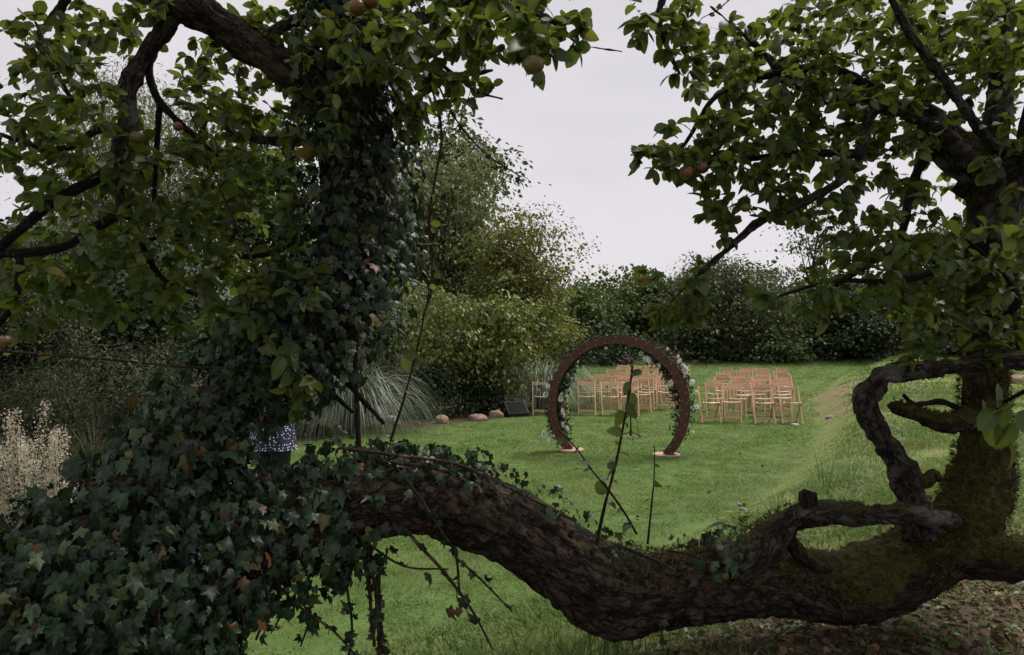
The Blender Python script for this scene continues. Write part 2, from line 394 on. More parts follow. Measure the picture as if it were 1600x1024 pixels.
def plain(name, c, rough=.5, metal=0.0, spec=.5, var=.25, sc=30):
    m, n, b, out = mat(name)
    t = nd(n, 'ShaderNodeTexCoord')
    col = mixc(n, noise(n, t.outputs['Object'], sc, 4), tuple(x * (1 - var) for x in c), tuple(min(1, x * (1 + var)) for x in c))
    n.links.new(col, b.inputs['Base Color']); b.inputs['Roughness'].default_value = rough; b.inputs['Metallic'].default_value = metal; b.inputs['Specular IOR Level'].default_value = spec
    return m
M['black'] = plain('black_plastic', (.010, .010, .012), .6, 0, .2)
M['grille'] = plain('speaker_grille', (.014, .014, .016), .9, 0, .1, .4, 200)
M['silver'] = plain('grey_metal', (.35, .36, .38), .35, .8)
M['bulb'] = plain('pale_bulb', (.45, .40, .30), .4)
M['paper'] = plain('paper', (.78, .77, .74), .8)
M['skin'] = plain('skin', (.50, .32, .25), .55)
M['hair'] = plain('hair', (.05, .03, .02), .5)
M['tights'] = plain('dark_navy_cloth', (.010, .012, .020), .9)
M['soil'] = plain('soil', (.03, .024, .018), .95)
def dots():
    m, n, b, out = mat('polka_dot_cloth')
    t = nd(n, 'ShaderNodeTexCoord')
    v = nd(n, 'ShaderNodeTexVoronoi', feature='F1', i_Scale=44, i_Randomness=.6); n.links.new(t.outputs['Object'], v.inputs['Vector'])
    n.links.new(mixc(n, math_(n, 'LESS_THAN', v.outputs['Distance'], .27), (.010, .014, .045), (.66, .70, .82)), b.inputs['Base Color']); b.inputs['Roughness'].default_value = .85
    return m
M['dots'] = dots()
def stone(name, a, c):
    m, n, b, out = mat(name); t = nd(n, 'ShaderNodeNewGeometry')
    f = noise(n, t.outputs['Position'], 9, 7, .65)
    n.links.new(ramp(n, f, [(.3, a), (.7, c)]), b.inputs['Base Color']); b.inputs['Roughness'].default_value = .9; bump(n, b, noise(n, t.outputs['Position'], 26, 6, .7), .8, .03)
    return m
M['rock'] = stone('sandstone', (.16, .10, .07), (.36, .24, .17))
M['greyrock'] = stone('grey_stone', (.20, .18, .17), (.42, .38, .36))
M['heap'] = stone('red_brown_stone', (.08, .045, .035), (.20, .11, .085))
def apple_mat():
    m, n, b, out = mat('apple_skin'); t = nd(n, 'ShaderNodeTexCoord'); oi = nd(n, 'ShaderNodeObjectInfo')
    f = math_(n, 'ADD', noise(n, t.outputs['Object'], 14, 3), math_(n, 'MULTIPLY', oi.outputs['Random'], .3))
    n.links.new(ramp(n, f, [(.55, (.09, .105, .022)), (.85, (.16, .03, .022))]), b.inputs['Base Color']); b.inputs['Roughness'].default_value = .35
    return m
M['apple'] = apple_mat()

# ------------------------------------------------------------------ the ground
BANK = np.array([(-9, -1.0), (-4.2, 1.3), (-1.7, 2.6), (-.5, 3.6), (.12, 4.3), (1.1, 5.35), (2.4, 6.8), (3.8, 9), (6.3, 14), (8.9, 20), (13, 27), (24, 40)])
def bank_side(x, y):                           # metres to the right of the foot of the bank (negative on the lawn)
    p = np.stack([x, y], -1); best = np.full(len(p), 1e9); sg = np.ones(len(p))
    for a, b in zip(BANK[:-1], BANK[1:]):
        e = b - a; t = np.clip(((p - a) @ e) / (e @ e), 0, 1); q = p - (a + t[:, None] * e); d = np.hypot(q[:, 0], q[:, 1])
        s = np.sign(e[0] * (p[:, 1] - a[1]) - e[1] * (p[:, 0] - a[0]))
        up = d < best; best = np.where(up, d, best); sg = np.where(up, -s, sg)
    return best * sg
def sstep(a, b, x):
    t = np.clip((x - a) / (b - a), 0, 1); return t * t * (3 - 2 * t)
def ground(x, y):
    x = np.asarray(x, float).ravel(); y = np.asarray(y, float).ravel()
    s = bank_side(x, y); p = np.stack([x, y, x * 0], -1)
    z = .36 * sstep(-.08, .75, s) + .14 * sstep(.5, 2.2, s) + .03 * np.clip(s - 1, 0, 8) * (y > -50)
    z = z + .0036 * np.clip(y - 18, 0, 18) ** 2 + .06 * np.clip(y - 36, 0, 60)
    z = z + vnoise(p * .35, 3) * .035 + vnoise(p * 1.3, 4) * (.008 + .02 * sstep(.1, 1, s))
    return z
def gz(x, y): return float(ground([x], [y])[0])
BED = np.array([(-9, 2), (-4.6, 4), (-3.9, 8), (-3.4, 10.5), (-2.6, 12.6), (-1.3, 13.6), (-.3, 14.7), (.5, 16.3), (1.2, 20), (1.8, 27), (2.0, 36)])   # left edge of the lawn
def bed_edge(y): return np.interp(y, BED[:, 1], BED[:, 0])

gx = np.concatenate([-np.geomspace(600, 12.3, 26), np.arange(-12, 16, .17), np.geomspace(16.3, 600, 26)])
gy = np.concatenate([-np.geomspace(300, 4.3, 18), np.arange(-4, 14, .17), np.arange(14, 44, .45), np.geomspace(44.5, 1500, 30)])
GX, GY = np.meshgrid(gx, gy); zz = ground(GX, GY).reshape(GX.shape)
V = np.stack([GX.ravel(), GY.ravel(), zz.ravel()], -1)
nx, ny = len(gx), len(gy); i = np.arange(ny - 1)[:, None] * nx; j = np.arange(nx - 1)[None]
Q = np.stack([i + j, i + j + 1, i + nx + j + 1, i + nx + j], -1).reshape(-1, 4)
m, n, b, out = mat('ground_turf')
g = nd(n, 'ShaderNodeNewGeometry')
ab = nd(n, 'ShaderNodeAttribute', attribute_name='bank'); al = nd(n, 'ShaderNodeAttribute', attribute_name='bed')
lawn = ramp(n, noise(n, g.outputs['Position'], 2.2, 6, .65), [(.3, (.065, .115, .03)), (.6, (.10, .16, .045)), (.8, (.15, .17, .065))])
lit = ramp(n, noise(n, g.outputs['Position'], 22, 6, .7), [(.3, (.035, .024, .016)), (.5, (.085, .060, .038)), (.62, (.065, .06, .026)), (.8, (.16, .11, .07))])
bk = ramp(n, noise(n, g.outputs['Position'], 3, 6, .65), [(.3, (.09, .135, .035)), (.55, (.145, .175, .055)), (.75, (.21, .185, .085))])
col = mixc(n, ab.outputs['Fac'], lawn, bk); ad = nd(n, 'ShaderNodeAttribute', attribute_name='dry')
col = mixc(n, al.outputs['Fac'], col, lit); col = mixc(n, ad.outputs['Fac'], col, ramp(n, noise(n, g.outputs['Position'], 6, 6, .7), [(.35, (.10, .07, .045)), (.6, (.24, .18, .11)), (.8, (.20, .19, .08))]))
n.links.new(col, b.inputs['Base Color']); b.inputs['Roughness'].default_value = .95; b.inputs['Specular IOR Level'].default_value = .15
bump(n, b, noise(n, g.outputs['Position'], 40, 5, .7), .7, .03)
xs, ys = V[:, 0], V[:, 1]; bs = bank_side(xs, ys)
def litter_at(x, y):                           # leaf litter and bare soil under the apple tree and in the beds
    s = bank_side(x, y); p = np.stack([x, y, x * 0], -1); nn = vnoise(p * 1.6, 21) * .25
    a = sstep(-.1, .5, (x - .62 * y + 1.05) * .55 + nn * 1.3) * sstep(4.6, 2.9, y + nn) * sstep(.9, 1.5, s)
    bd = sstep(-.15, .15, bed_edge(y) - x + nn * .6) * (y > 3)
    far = sstep(34.5, 35.5, y + nn)
    return np.clip(a + bd + far, 0, 1)
def dry_at(x, y):
    r = 0
    for cx_, cy_, sx_, sy_ in ((6.9, 14.3, .5, .8), (7.7, 16.2, .5, 1.2), (8.9, 18.6, .7, 1.6), (10.5, 20.5, 1.2, 1.2)): r = np.maximum(r, np.exp(-((x - cx_) / sx_) ** 2 - ((y - cy_) / sy_) ** 2))
    return np.clip(r * (1 + .6 * vnoise(np.stack([x, y, x * 0], -1) * 2.5, 71)), 0, 1)
part('ground', V, Q, m, None, True, {'bank': sstep(-.2, .25, bs), 'bed': litter_at(xs, ys), 'dry': dry_at(xs, ys)}, 'structure')

# a low wooded hill beyond
hx = np.linspace(-260, 60, 60); hy = np.linspace(150, 420, 30); HX, HY = np.meshgrid(hx, hy)
hz = 2 + 52 * np.exp(-((HX + 190) / 95) ** 2 - ((HY - 300) / 85) ** 2) + 3 * vnoise(np.stack([HX.ravel(), HY.ravel(), HX.ravel() * 0], -1) * .06, 5).reshape(HX.shape)
i = np.arange(29)[:, None] * 60; j = np.arange(59)[None]
m, n, b, out = mat('far_hill'); g = nd(n, 'ShaderNodeNewGeometry')
n.links.new(ramp(n, noise(n, g.outputs['Position'], .12, 6, .7), [(.3, (.028, .045, .032)), (.7, (.055, .075, .05))]), b.inputs['Base Color']); b.inputs['Roughness'].default_value = 1
part('hill', np.stack([HX.ravel(), HY.ravel(), hz.ravel()], -1), np.stack([i + j, i + j + 1, i + 60 + j + 1, i + 60 + j], -1).reshape(-1, 4), m, None, True, None, 'structure')

# ------------------------------------------------------------------ grass
def blades(x, y, h, w, lean, z=None):
    k = len(x); z = ground(x, y) if z is None else z
    th = rng.uniform(0, 2 * math.pi, k); ph = np.where(np.sin((x * .83 - y * .55) * 5.2) > 0, .98, .98 + math.pi) + rng.normal(0, 1.0, k)
    b = np.stack([x, y, z - .004], -1); s = np.stack([np.cos(th), np.sin(th), th * 0], -1) * (w / 2)[:, None]
    ln = (lean * rng.uniform(.2, 1, k))[:, None] * np.stack([np.cos(ph), np.sin(ph), ph * 0], -1)
    return b, s, ln, h
def grass_tri(x, y, h, w, lean):
    b, s, ln, h = blades(x, y, h, w, lean)
    t = b + ln * h[:, None]; t[:, 2] += h
    V = np.stack([b - s, b + s, t], 1).reshape(-1, 3)
    return V, np.arange(len(V)).reshape(-1, 3)
def grass_bent(x, y, h, w, lean):
    b, s, ln, h = blades(x, y, h, w, lean)
    m1 = b + ln * h[:, None] * .35; m1[:, 2] += h * .6
    t = b + ln * h[:, None] * 1.25; t[:, 2] += h * .92
    V = np.stack([b - s, b + s, m1 + s * .8, m1 - s * .8, t], 1).reshape(-1, 3)
    o = (np.arange(len(b)) * 5)[:, None]
    return V, [np.array([[0, 1, 2, 3]]) + o, np.array([[3, 2, 4]]) + o]
def scatter(y0, y1, dens, x_min=None):
    n_ = int(dens * .5 * (1.98 * (y1 + y0)) * (y1 - y0)); y = np.sqrt(rng.uniform(y0 ** 2, y1 ** 2, n_)); x = rng.uniform(-.88, 1.1, n_) * y + rng.uniform(0, .8, n_)
    return x, y
def grass_mat(name, stops, stops2, sc):
    m, n, b, out = mat(name); g = nd(n, 'ShaderNodeNewGeometry')
    c1 = ramp(n, g.outputs['Random Per Island'], stops); c2 = ramp(n, g.outputs['Random Per Island'], stops2)
    f = ramp(n, noise(n, g.outputs['Position'], sc, 5, .6), [(.42, (0, 0, 0)), (.68, (1, 1, 1))])
    col = mixc(n, f, c1, c2); n.links.new(col, b.inputs['Base Color']); b.inputs['Roughness'].default_value = .6; b.inputs['Specular IOR Level'].default_value = .25
    t = nd(n, 'ShaderNodeBsdfTranslucent'); n.links.new(col, t.inputs[0]); ms = nd(n, 'ShaderNodeMixShader'); ms.inputs[0].default_value = .4
    n.links.new(b.outputs[0], ms.inputs[1]); n.links.new(t.outputs[0], ms.inputs[2]); n.links.new(ms.outputs[0], out.inputs[0])
    return m
M['lawn'] = grass_mat('lawn_grass', [(0, (.072, .135, .026)), (.7, (.125, .205, .045)), (1, (.20, .28, .08))], [(0, (.165, .22, .05)), (.7, (.25, .29, .08)), (1, (.36, .34, .14))], .75)
M['rough'] = grass_mat('rough_grass', [(0, (.08, .15, .035)), (.7, (.125, .215, .055)), (1, (.21, .28, .09))], [(0, (.11, .155, .04)), (.6, (.175, .21, .065)), (1, (.29, .27, .12))], 1.3)
mb = MB()
for y0, y1, dens, hh, ww in ((3.0, 6, 6000, .030, .006), (6, 10, 4200, .028, .008), (10, 17, 1500, .030, .014), (17, 36, 330, .04, .03)):
    x, y = scatter(y0, y1, dens); s = bank_side(x, y)
    k = (s < rng.normal(0, .05, len(x))) & (dry_at(x, y) < rng.uniform(.1, 1.1, len(x))) & (x > bed_edge(y) + rng.normal(0, .06, len(x))) & (litter_at(x, y) < .6)
    x, y = x[k], y[k]
    hgt = hh * rng.uniform(.5, 1.2, len(x)) * (1 + .4 * vnoise(np.stack([x, y, x * 0], -1) * 2.1, 8) + .55 * vnoise(np.stack([x, y, x * 0], -1) * 7, 9))
    mb.add(*grass_tri(x, y, hgt, ww * rng.uniform(.7, 1.3, len(x)), np.full(len(x), 2.4)))
V, f, _ = mb.get(); part('lawn_grass', V, f, M['lawn'], None, False, None, 'stuff')
mb = MB()
for y0, y1, dens, hh, ww in ((1.6, 4, 3000, .07, .005), (4, 8, 2300, .075, .0065), (8, 16, 800, .07, .012), (16, 36, 140, .08, .03)):
    x, y = scatter(y0, y1, dens); s = bank_side(x, y); li = litter_at(x, y)
    p3 = np.stack([x, y, x * 0], -1); cl = vnoise(p3 * 1.1, 31) + .5 * vnoise(p3 * 3.2, 32)
    k = (s > rng.normal(0, .05, len(x))) & (li < rng.uniform(0.05, 1.25, len(x))) & (cl > rng.uniform(-1.1, .25, len(x))) & (dry_at(x, y) < rng.uniform(.1, 1.1, len(x))) & (rng.uniform(size=len(x)) < .35 + .65 * sstep(.25, .8, s))
    x, y, s, cl, li = x[k], y[k], s[k], cl[k], li[k]
    hgt = hh * (.28 + .72 * sstep(.2, 1.0, s)) * rng.uniform(.4, 1.25, len(x)) * (1 + .6 * np.clip(cl, -.6, 1)) * (1 - .35 * li)
    mb.add(*grass_bent(x, y, hgt, ww * rng.uniform(.6, 1.4, len(x)), np.full(len(x), 1.5)))
V, f, _ = mb.get(); part('bank_grass', V, f, M['rough'], None, False, None, 'stuff')

# ------------------------------------------------------------------ background trees and shrubs
def auto_lobes(c, R, k, r0=.34, r1=.55):
    L_ = []
    for q in range(k):
        v = unit(rng.normal(size=3)) * rng.uniform(.35, .72)
        rr = rng.uniform(r0, r1)
        L_.append((np.array(c) + v * R, np.array(R) * rr))
    return L_
def crown(lobes, nclump, per, sig, leaf, protos, droop=.2, out_bias=.5):
    vol = np.array([l[1].prod() ** (2 / 3) for l in lobes]); ix = rng.choice(len(lobes), nclump, p=vol / vol.sum())
    cen = np.array([l[0] for l in lobes])[ix]; rad = np.array([l[1] for l in lobes])[ix]
    dr = unit(rng.normal(size=(nclump, 3)) + (0, 0, .15)); fill = rng.uniform(size=(nclump, 1)) < .28
    rr = np.where(fill, rng.uniform(.2, .75, (nclump, 1)), rng.uniform(.78, 1.06, (nclump, 1)))
    cp = cen + dr * rad * rr
    cs = rng.uniform(.55, 1.6, nclump)
    k = np.repeat(np.arange(nclump), per)
    off = rng.normal(size=(len(k), 3)) * (sig * 1.15, sig * 1.15, sig * .30) * cs[k][:, None]
    off[:, 2] -= (droop + .25) * np.hypot(off[:, 0], off[:, 1]) - .35 * (off * dr[k]).sum(1)
    O = cp[k] + off
    N = dr[k] * out_bias + np.array((0, 0, .7)) + rng.normal(size=O.shape) * .55
    Y = unit(off + rng.normal(size=O.shape) * sig * .6) + np.array((0, 0, -droop * 1.3))
    s = leaf * rng.uniform(.6, 1.35, len(O)) * rng.uniform(.75, 1.3, nclump)[k]
    return O, Y, N, s, cp
def tree(name, label, cat, x, y, z0, h, w, m, leaf=.12, protos=DIAMOND, k=9, cov=5.5, sig=.3, droop=.2, low=.12, trunk_r=None, limbs=10, group=None, dep=None, stems=1, per=46, extra_lobes=None, topf=.72):
    root = thing(name, label, cat, (x, y, z0 - .05), group)
    dep = dep or w * .8
    cz = z0 + h * (.5 + low / 2); R = np.array([w / 2, dep / 2, h * (.5 - low / 2)])
    lobes = auto_lobes((x, y, cz), R, k)
    if extra_lobes: lobes += extra_lobes
    la = leaf * leaf * {id(DIAMOND): .36, id(MEDIUM): .24, id(NARROW): .1}[id(protos)]
    nl = int(cov * 3.14 * R[0] * R[2] / la * .62); nl = min(nl, 36000)
    O, Y, N, s, cp = crown(lobes, max(8, nl // per), per, sig, leaf, protos, droop)
    g_ = ground(O[:, 0], O[:, 1]); kk = O[:, 2] > g_ + .02; O, Y, N, s = O[kk], Y[kk], N[kk], s[kk]
    X, Y, Z = leaf_frame(Y, N); V, f = leaf_arrays(O, X, Y, Z, s, protos, np.zeros(len(O), int))
    wpart('crown', V, f, m, root, False, None, 'stuff')
    tr = trunk_r or max(.03, h * .016); mbb = MB(); trunk_mb = MB()
    for q in range(stems):
        a = rng.uniform(0, 6.28); sx, sy = (math.cos(a) * w * .06, math.sin(a) * w * .06) if stems > 1 else (0, 0)
        top = np.array([x + sx * 3, y + sy * 3, z0 + h * topf])
        c = [(x + sx, y + sy, z0 - .1, tr * 1.25), (x + sx * 1.4 + rng.normal(0, .02 * h), y + sy, z0 + h * .3, tr), (*top, tr * .35)]
        sp = spline(c, h / 14); V, f, bc = tube(sp, 8); trunk_mb.add(V, f, bc=bc)
        for e in cp[rng.choice(len(cp), min(limbs // stems + 1, len(cp)), replace=False)]:
            j = rng.integers(len(sp) // 3, len(sp)); a0 = sp[j]
            mid = (a0[:3] + e) / 2 + np.array([0, 0, .12 * np.linalg.norm(e - a0[:3])]) * rng.uniform(-.3, 1)
            r0 = a0[3] * .6
            V, f, bc = tube(spline([(*a0[:3], r0), (*mid, r0 * .6), (*e, r0 * .2)], h / 12), 5); mbb.add(V, f, bc=bc)
    V, f, at = trunk_mb.get(); wpart('trunk', V, f, M['farbark'], root, True, at)
    if mbb.n:
        V, f, at = mbb.get(); wpart('branches', V, f, M['farbark'], root, True, at, 'stuff')
    return root
def at_px(px, d): return (px - 800) / F * d
def tree_px(name, label, cat, px0, px1, top, d, m, base=None, **kw):
    x = at_px((px0 + px1) / 2, d); z0 = gz(x, d) if base is None else base
    w = (px1 - px0) / F * d; h = P(0, top, d)[2] - z0
    return tree(name, label, cat, x, d, z0, h, w, m, **kw)
G1 = 'trees and bushes behind the far end of the lawn'
tree_px('broadleaf_bush', 'mid green bush at the left end of the far hedge behind the arch', 'bush', 850, 985, 428, 34, M['hedge'], per=60, cov=7.5, k=10, low=0, group=G1, leaf=.2)
tree_px('broadleaf_bush', 'dark bush in the far hedge above the arch, between two taller ones', 'bush', 955, 1075, 405, 37, M['hedge'], per=60, cov=7.5, k=10, low=0, group=G1, leaf=.21)
tree_px('sallow_bush', 'large rounded grey green sallow bush behind the chairs', 'bush', 1040, 1250, 385, 34.5, M['olive'], per=60, cov=9, k=14, low=0, group=G1, protos=MEDIUM, leaf=.2, sig=.4)
tree_px('slender_tree', 'slender tall tree with thin crown rising from the far hedge', 'tree', 1225, 1335, 292, 38, M['hedge'], per=60, cov=2.2, k=12, low=.1, limbs=26, trunk_r=.11, group=G1, leaf=.2)
tree_px('dark_bush', 'very dark dense bush right of the slender tree in the hedge', 'bush', 1235, 1420, 408, 34.5, M['darkshrub'], per=60, cov=9, k=12, low=0, group=G1, leaf=.21)
tree_px('dark_tree', 'dark tree behind the mossy trunk at the right of the hedge', 'tree', 1370, 1560, 315, 36, M['hedge'], per=60, cov=7.5, k=12, low=0, group=G1, leaf=.21)
tree_px('dark_tree', 'tall dark tree at the right edge of the photo beyond the bank', 'tree', 1510, 1760, 300, 31, M['hedge'], per=60, cov=7.5, k=12, low=0, group=G1, leaf=.21)
tree_px('low_bush', 'low dark bush hugging the lawn end behind the left chairs', 'bush', 860, 1010, 490, 32.5, M['darkshrub'], per=60, cov=9, k=9, low=-.1, group=G1, leaf=.17)
tree_px('low_bush', 'low dark bush with glossy leaves behind the aisle', 'bush', 1040, 1180, 500, 33, M['darkshrub'], per=60, cov=9, k=9, low=-.1, group=G1, leaf=.17)
tree_px('low_bush', 'low green bush at the lawn end behind the right chairs', 'bush', 1150, 1290, 495, 33.2, M['hedge'], per=60, cov=9, k=9, low=-.1, group=G1, leaf=.17)
tree_px('low_bush', 'low black green bush right of the chairs at the lawn end', 'bush', 1270, 1420, 480, 33, M['darkshrub'], per=60, cov=9, k=9, low=-.1, group=G1, leaf=.17)
tree_px('low_bush', 'low shaded bush beyond the bank between mossy trunk and hedge', 'bush', 1390, 1540, 470, 31, M['darkshrub'], per=60, cov=9, k=9, low=-.1, group=G1, leaf=.17)
tree_px('low_bush', 'low shaded bush beyond the bank at the right edge', 'bush', 1510, 1680, 465, 28, M['darkshrub'], per=60, cov=9, k=9, low=-.1, group=G1, leaf=.17)
O_ = np.stack([rng.uniform(0, 46, 38000), rng.normal(45, 2.2, 38000), rng.uniform(0, 1, 38000)], -1)
O_[:, 2] = ground(O_[:, 0], O_[:, 1]) + O_[:, 2] ** .8 * (3.4 + 2.0 * vnoise(O_ * (.45, .1, 0), 51))
X, Y, Z = leaf_frame(rng.normal(size=O_.shape), rng.normal(size=O_.shape) + (0, -.3, .6)); V, f = leaf_arrays(O_, X, Y, Z, rng.uniform(.2, .4, len(O_)), DIAMOND, np.zeros(len(O_), int))
part('far_woodland', V, f, M['hedge'], None, False, None, 'stuff')
tree_px('dark_tree', 'dark tree beyond the right edge of the photo on the bank', 'tree', 1700, 1980, 300, 30, M['hedge'], cov=6, k=12, low=0, group=G1, leaf=.21)
G2 = 'trees behind the planted bed left of the lawn'
tree_px('yellowing_tree', 'yellowing open tree with visible limbs above the arch on the left', 'tree', 725, 920, 302, 23, M['ash'], cov=5.5, k=22, low=.12, limbs=30, trunk_r=.07, stems=2, group=G2, leaf=.12, sig=.3, topf=.5)
tree_px('willow_tree', 'pale feathery willow behind the yellow green bush', 'tree', 575, 835, 228, 26, M['willow'], cov=9, k=24, low=.02, limbs=34, group=G2, protos=MEDIUM, leaf=.185, sig=.34, droop=.3)
tree_px('oak_tree', 'tall dark oak showing above the pale willow', 'tree', 580, 800, 170, 33, M['hedge'], cov=7, k=16, low=.2, group=G2, leaf=.25, sig=.42)
tree_px('willow_tree', 'tall pale willow showing through the leaves at upper left', 'tree', 90, 350, 62, 21, M['willow'], cov=4.2, k=18, low=.1, limbs=8, group=G2, protos=NARROW, leaf=.17, sig=.4, droop=.35)
tree_px('dark_tree', 'dark tree behind the ivy covered trunk', 'tree', 300, 600, 170, 23, M['hedge'], cov=6.5, k=13, low=.05, group=G2, leaf=.17, sig=.36)
tree_px('dark_tree', 'dark low tree at the far left edge behind the apple leaves', 'tree', -160, 150, 290, 17, M['darkshrub'], cov=7.5, k=12, low=0, group=G2, leaf=.13)
tree_px('dark_tree', 'round dark tree behind the left apple crown', 'tree', 60, 370, 330, 16, M['darkshrub'], cov=7.5, k=12, low=0, group=G2, leaf=.13)
tree_px('green_tree', 'mid green tree filling the gap behind willow and ivy trunk', 'tree', 520, 700, 400, 19, M['willow'], cov=4, k=11, low=0, protos=MEDIUM, group=G2, leaf=.13)
tree_px('green_tree', 'green tree low behind the yellowing tree', 'tree', 760, 900, 425, 27, M['rose'], cov=4, k=11, low=0, group=G2, leaf=.13)
G3 = 'bushes of the planted bed left of the lawn'
tree_px('yellow_bush', 'large yellow green arching bush beside the black speaker', 'bush', 630, 845, 430, 16.4, M['rose'], cov=7, k=18, low=.06, stems=4, trunk_r=.035, limbs=34, group=G3, leaf=.095, sig=.17, droop=.45)
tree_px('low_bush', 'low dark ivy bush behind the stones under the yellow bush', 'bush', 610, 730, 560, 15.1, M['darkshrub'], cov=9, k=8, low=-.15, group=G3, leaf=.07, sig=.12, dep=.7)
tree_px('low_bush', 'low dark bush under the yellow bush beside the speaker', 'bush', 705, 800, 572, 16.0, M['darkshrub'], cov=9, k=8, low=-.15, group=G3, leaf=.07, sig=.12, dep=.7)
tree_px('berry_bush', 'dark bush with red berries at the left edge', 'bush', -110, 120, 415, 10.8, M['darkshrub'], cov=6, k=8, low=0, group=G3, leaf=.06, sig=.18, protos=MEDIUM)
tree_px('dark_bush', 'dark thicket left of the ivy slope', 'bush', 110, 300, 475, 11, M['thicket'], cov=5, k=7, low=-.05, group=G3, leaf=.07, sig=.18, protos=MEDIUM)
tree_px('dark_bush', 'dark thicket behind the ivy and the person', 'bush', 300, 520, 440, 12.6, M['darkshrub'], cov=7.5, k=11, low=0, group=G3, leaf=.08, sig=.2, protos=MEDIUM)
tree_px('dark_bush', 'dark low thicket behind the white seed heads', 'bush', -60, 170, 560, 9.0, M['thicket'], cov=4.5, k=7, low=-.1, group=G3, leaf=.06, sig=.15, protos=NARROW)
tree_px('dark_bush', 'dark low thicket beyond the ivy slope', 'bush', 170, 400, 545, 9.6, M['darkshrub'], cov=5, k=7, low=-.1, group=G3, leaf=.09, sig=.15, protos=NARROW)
bb = [o for o in C.objects if o.name == 'berry_bush'][0]; mb = MB()
ico_v = np.array([(0, 0, 1), (.89, 0, .45), (.28, .85, .45), (-.72, .53, .45), (-.72, -.53, .45), (.28, -.85, .45), (.72, .53, -.45), (-.28, .85, -.45), (-.89, 0, -.45), (-.28, -.85, -.45), (.72, -.53, -.45), (0, 0, -1)])
ico_f = np.array([(0, 1, 2), (0, 2, 3), (0, 3, 4), (0, 4, 5), (0, 5, 1), (1, 6, 2), (2, 7, 3), (3, 8, 4), (4, 9, 5), (5, 10, 1), (6, 7, 2), (7, 8, 3), (8, 9, 4), (9, 10, 5), (10, 6, 1), (11, 7, 6), (11, 8, 7), (11, 9, 8), (11, 10, 9), (11, 6, 10)])
for q in range(80):
    mb.add(P(rng.uniform(-40, 110), rng.normal(480, 40), 9.55 + rng.uniform(-.3, .5)) + ico_v * .010, ico_f)
V, f, _ = mb.get(); wpart('berries', V, f, M['berry'], bb, True, None, 'stuff')

x = rng.uniform(-9, 1.5, 26000); y = rng.uniform(4, 26, 26000); k = (x < bed_edge(y) + .1 * rng.normal(size=len(x)) - .05) & (x > -.95 * y) & (rng.uniform(size=len(x)) < .9); x, y = x[k], y[k]
O_ = np.stack([x, y, ground(x, y) + rng.uniform(0, 1, len(x)) ** 2 * (.22 + .18 * vnoise(np.stack([x, y, x * 0], -1) * 1.4, 41))], -1); az = rng.uniform(0, 6.28, len(x))
X, Y, Z = leaf_frame(np.stack([np.cos(az), np.sin(az), rng.normal(.2, .5, len(x))], -1), rng.normal(0, .5, O_.shape) + (0, 0, .8)); V, f = leaf_arrays(O_, X, Y, Z, rng.uniform(.05, .13, len(x)), MEDIUM, np.zeros(len(x), int))
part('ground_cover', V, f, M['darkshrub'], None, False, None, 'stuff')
def ribbons(base, n_, length, width, spread, droop, seg=7, up=1.0):
    mb_ = MB()
    for q in range(n_):
        a = rng.uniform(0, 2 * math.pi); o = np.array([math.cos(a), math.sin(a), 0]); Lh = length * rng.uniform(.6, 1.1)
        el = rng.uniform(.35, 1.0); d = unit(o * spread * (1.15 - el) * 2 + np.array((0, 0, up))); p = np.array(base) + o * rng.uniform(0, .25) * spread; pts = [p]
        for i_ in range(seg):
            p = p + d * Lh / seg; d = unit(d + np.array((0, 0, -droop / seg * (1 + i_ * .35))) + o * .05); pts.append(p)
        pts = np.array(pts); sd_ = unit(np.cross(o, (0, 0, 1.0)) + rng.normal(0, .2, 3)); w = width * np.linspace(1, .15, seg + 1)[:, None] / 2
        V = np.stack([pts - sd_ * w, pts + sd_ * w], 1).reshape(-1, 3); i2 = np.arange(seg) * 2
        mb_.add(V, np.stack([i2, i2 + 1, i2 + 3, i2 + 2], -1))
    return mb_.get()[:2]
for px, d, hgt, nn, lb in ((550, 12.6, 2.7, 1000, 'large arching pampas grass clump left of the yellow bush'), (846, 17.0, 2.9, 900, 'arching pampas grass clump behind the leftmost chair')):
    x = at_px(px, d); t = thing('pampas_grass', lb, 'grass clump', (x, d, gz(x, d)), 'pampas grass clumps in the bed')
    V, f = ribbons((x, d, gz(x, d)), nn, hgt, .018, .42, 2.1, 9); wpart('blades', V, f, M['pampas'], t, True, None, 'stuff')

for q_, (px, d, hgt, nn, lb) in enumerate(((150, 8.2, 1.0, 420, 'dark tussock of long grass right of the white seed heads'), (230, 8.8, 1.1, 420, 'dark tussock of long grass against the ivy slope'), (60, 8.4, .9, 320, 'dark tussock of long grass behind the white seed heads'))):
    x = at_px(px, d); t = thing('grass_tussock', lb, 'grass clump', (x, d, gz(x, d)), 'dark grass tussocks left of the ivy')
    V, f = ribbons((x, d, gz(x, d)), nn, hgt, .010, .55, 1.1, 6); wpart('blades', V, f, M['thicket'], t, True, None, 'stuff')
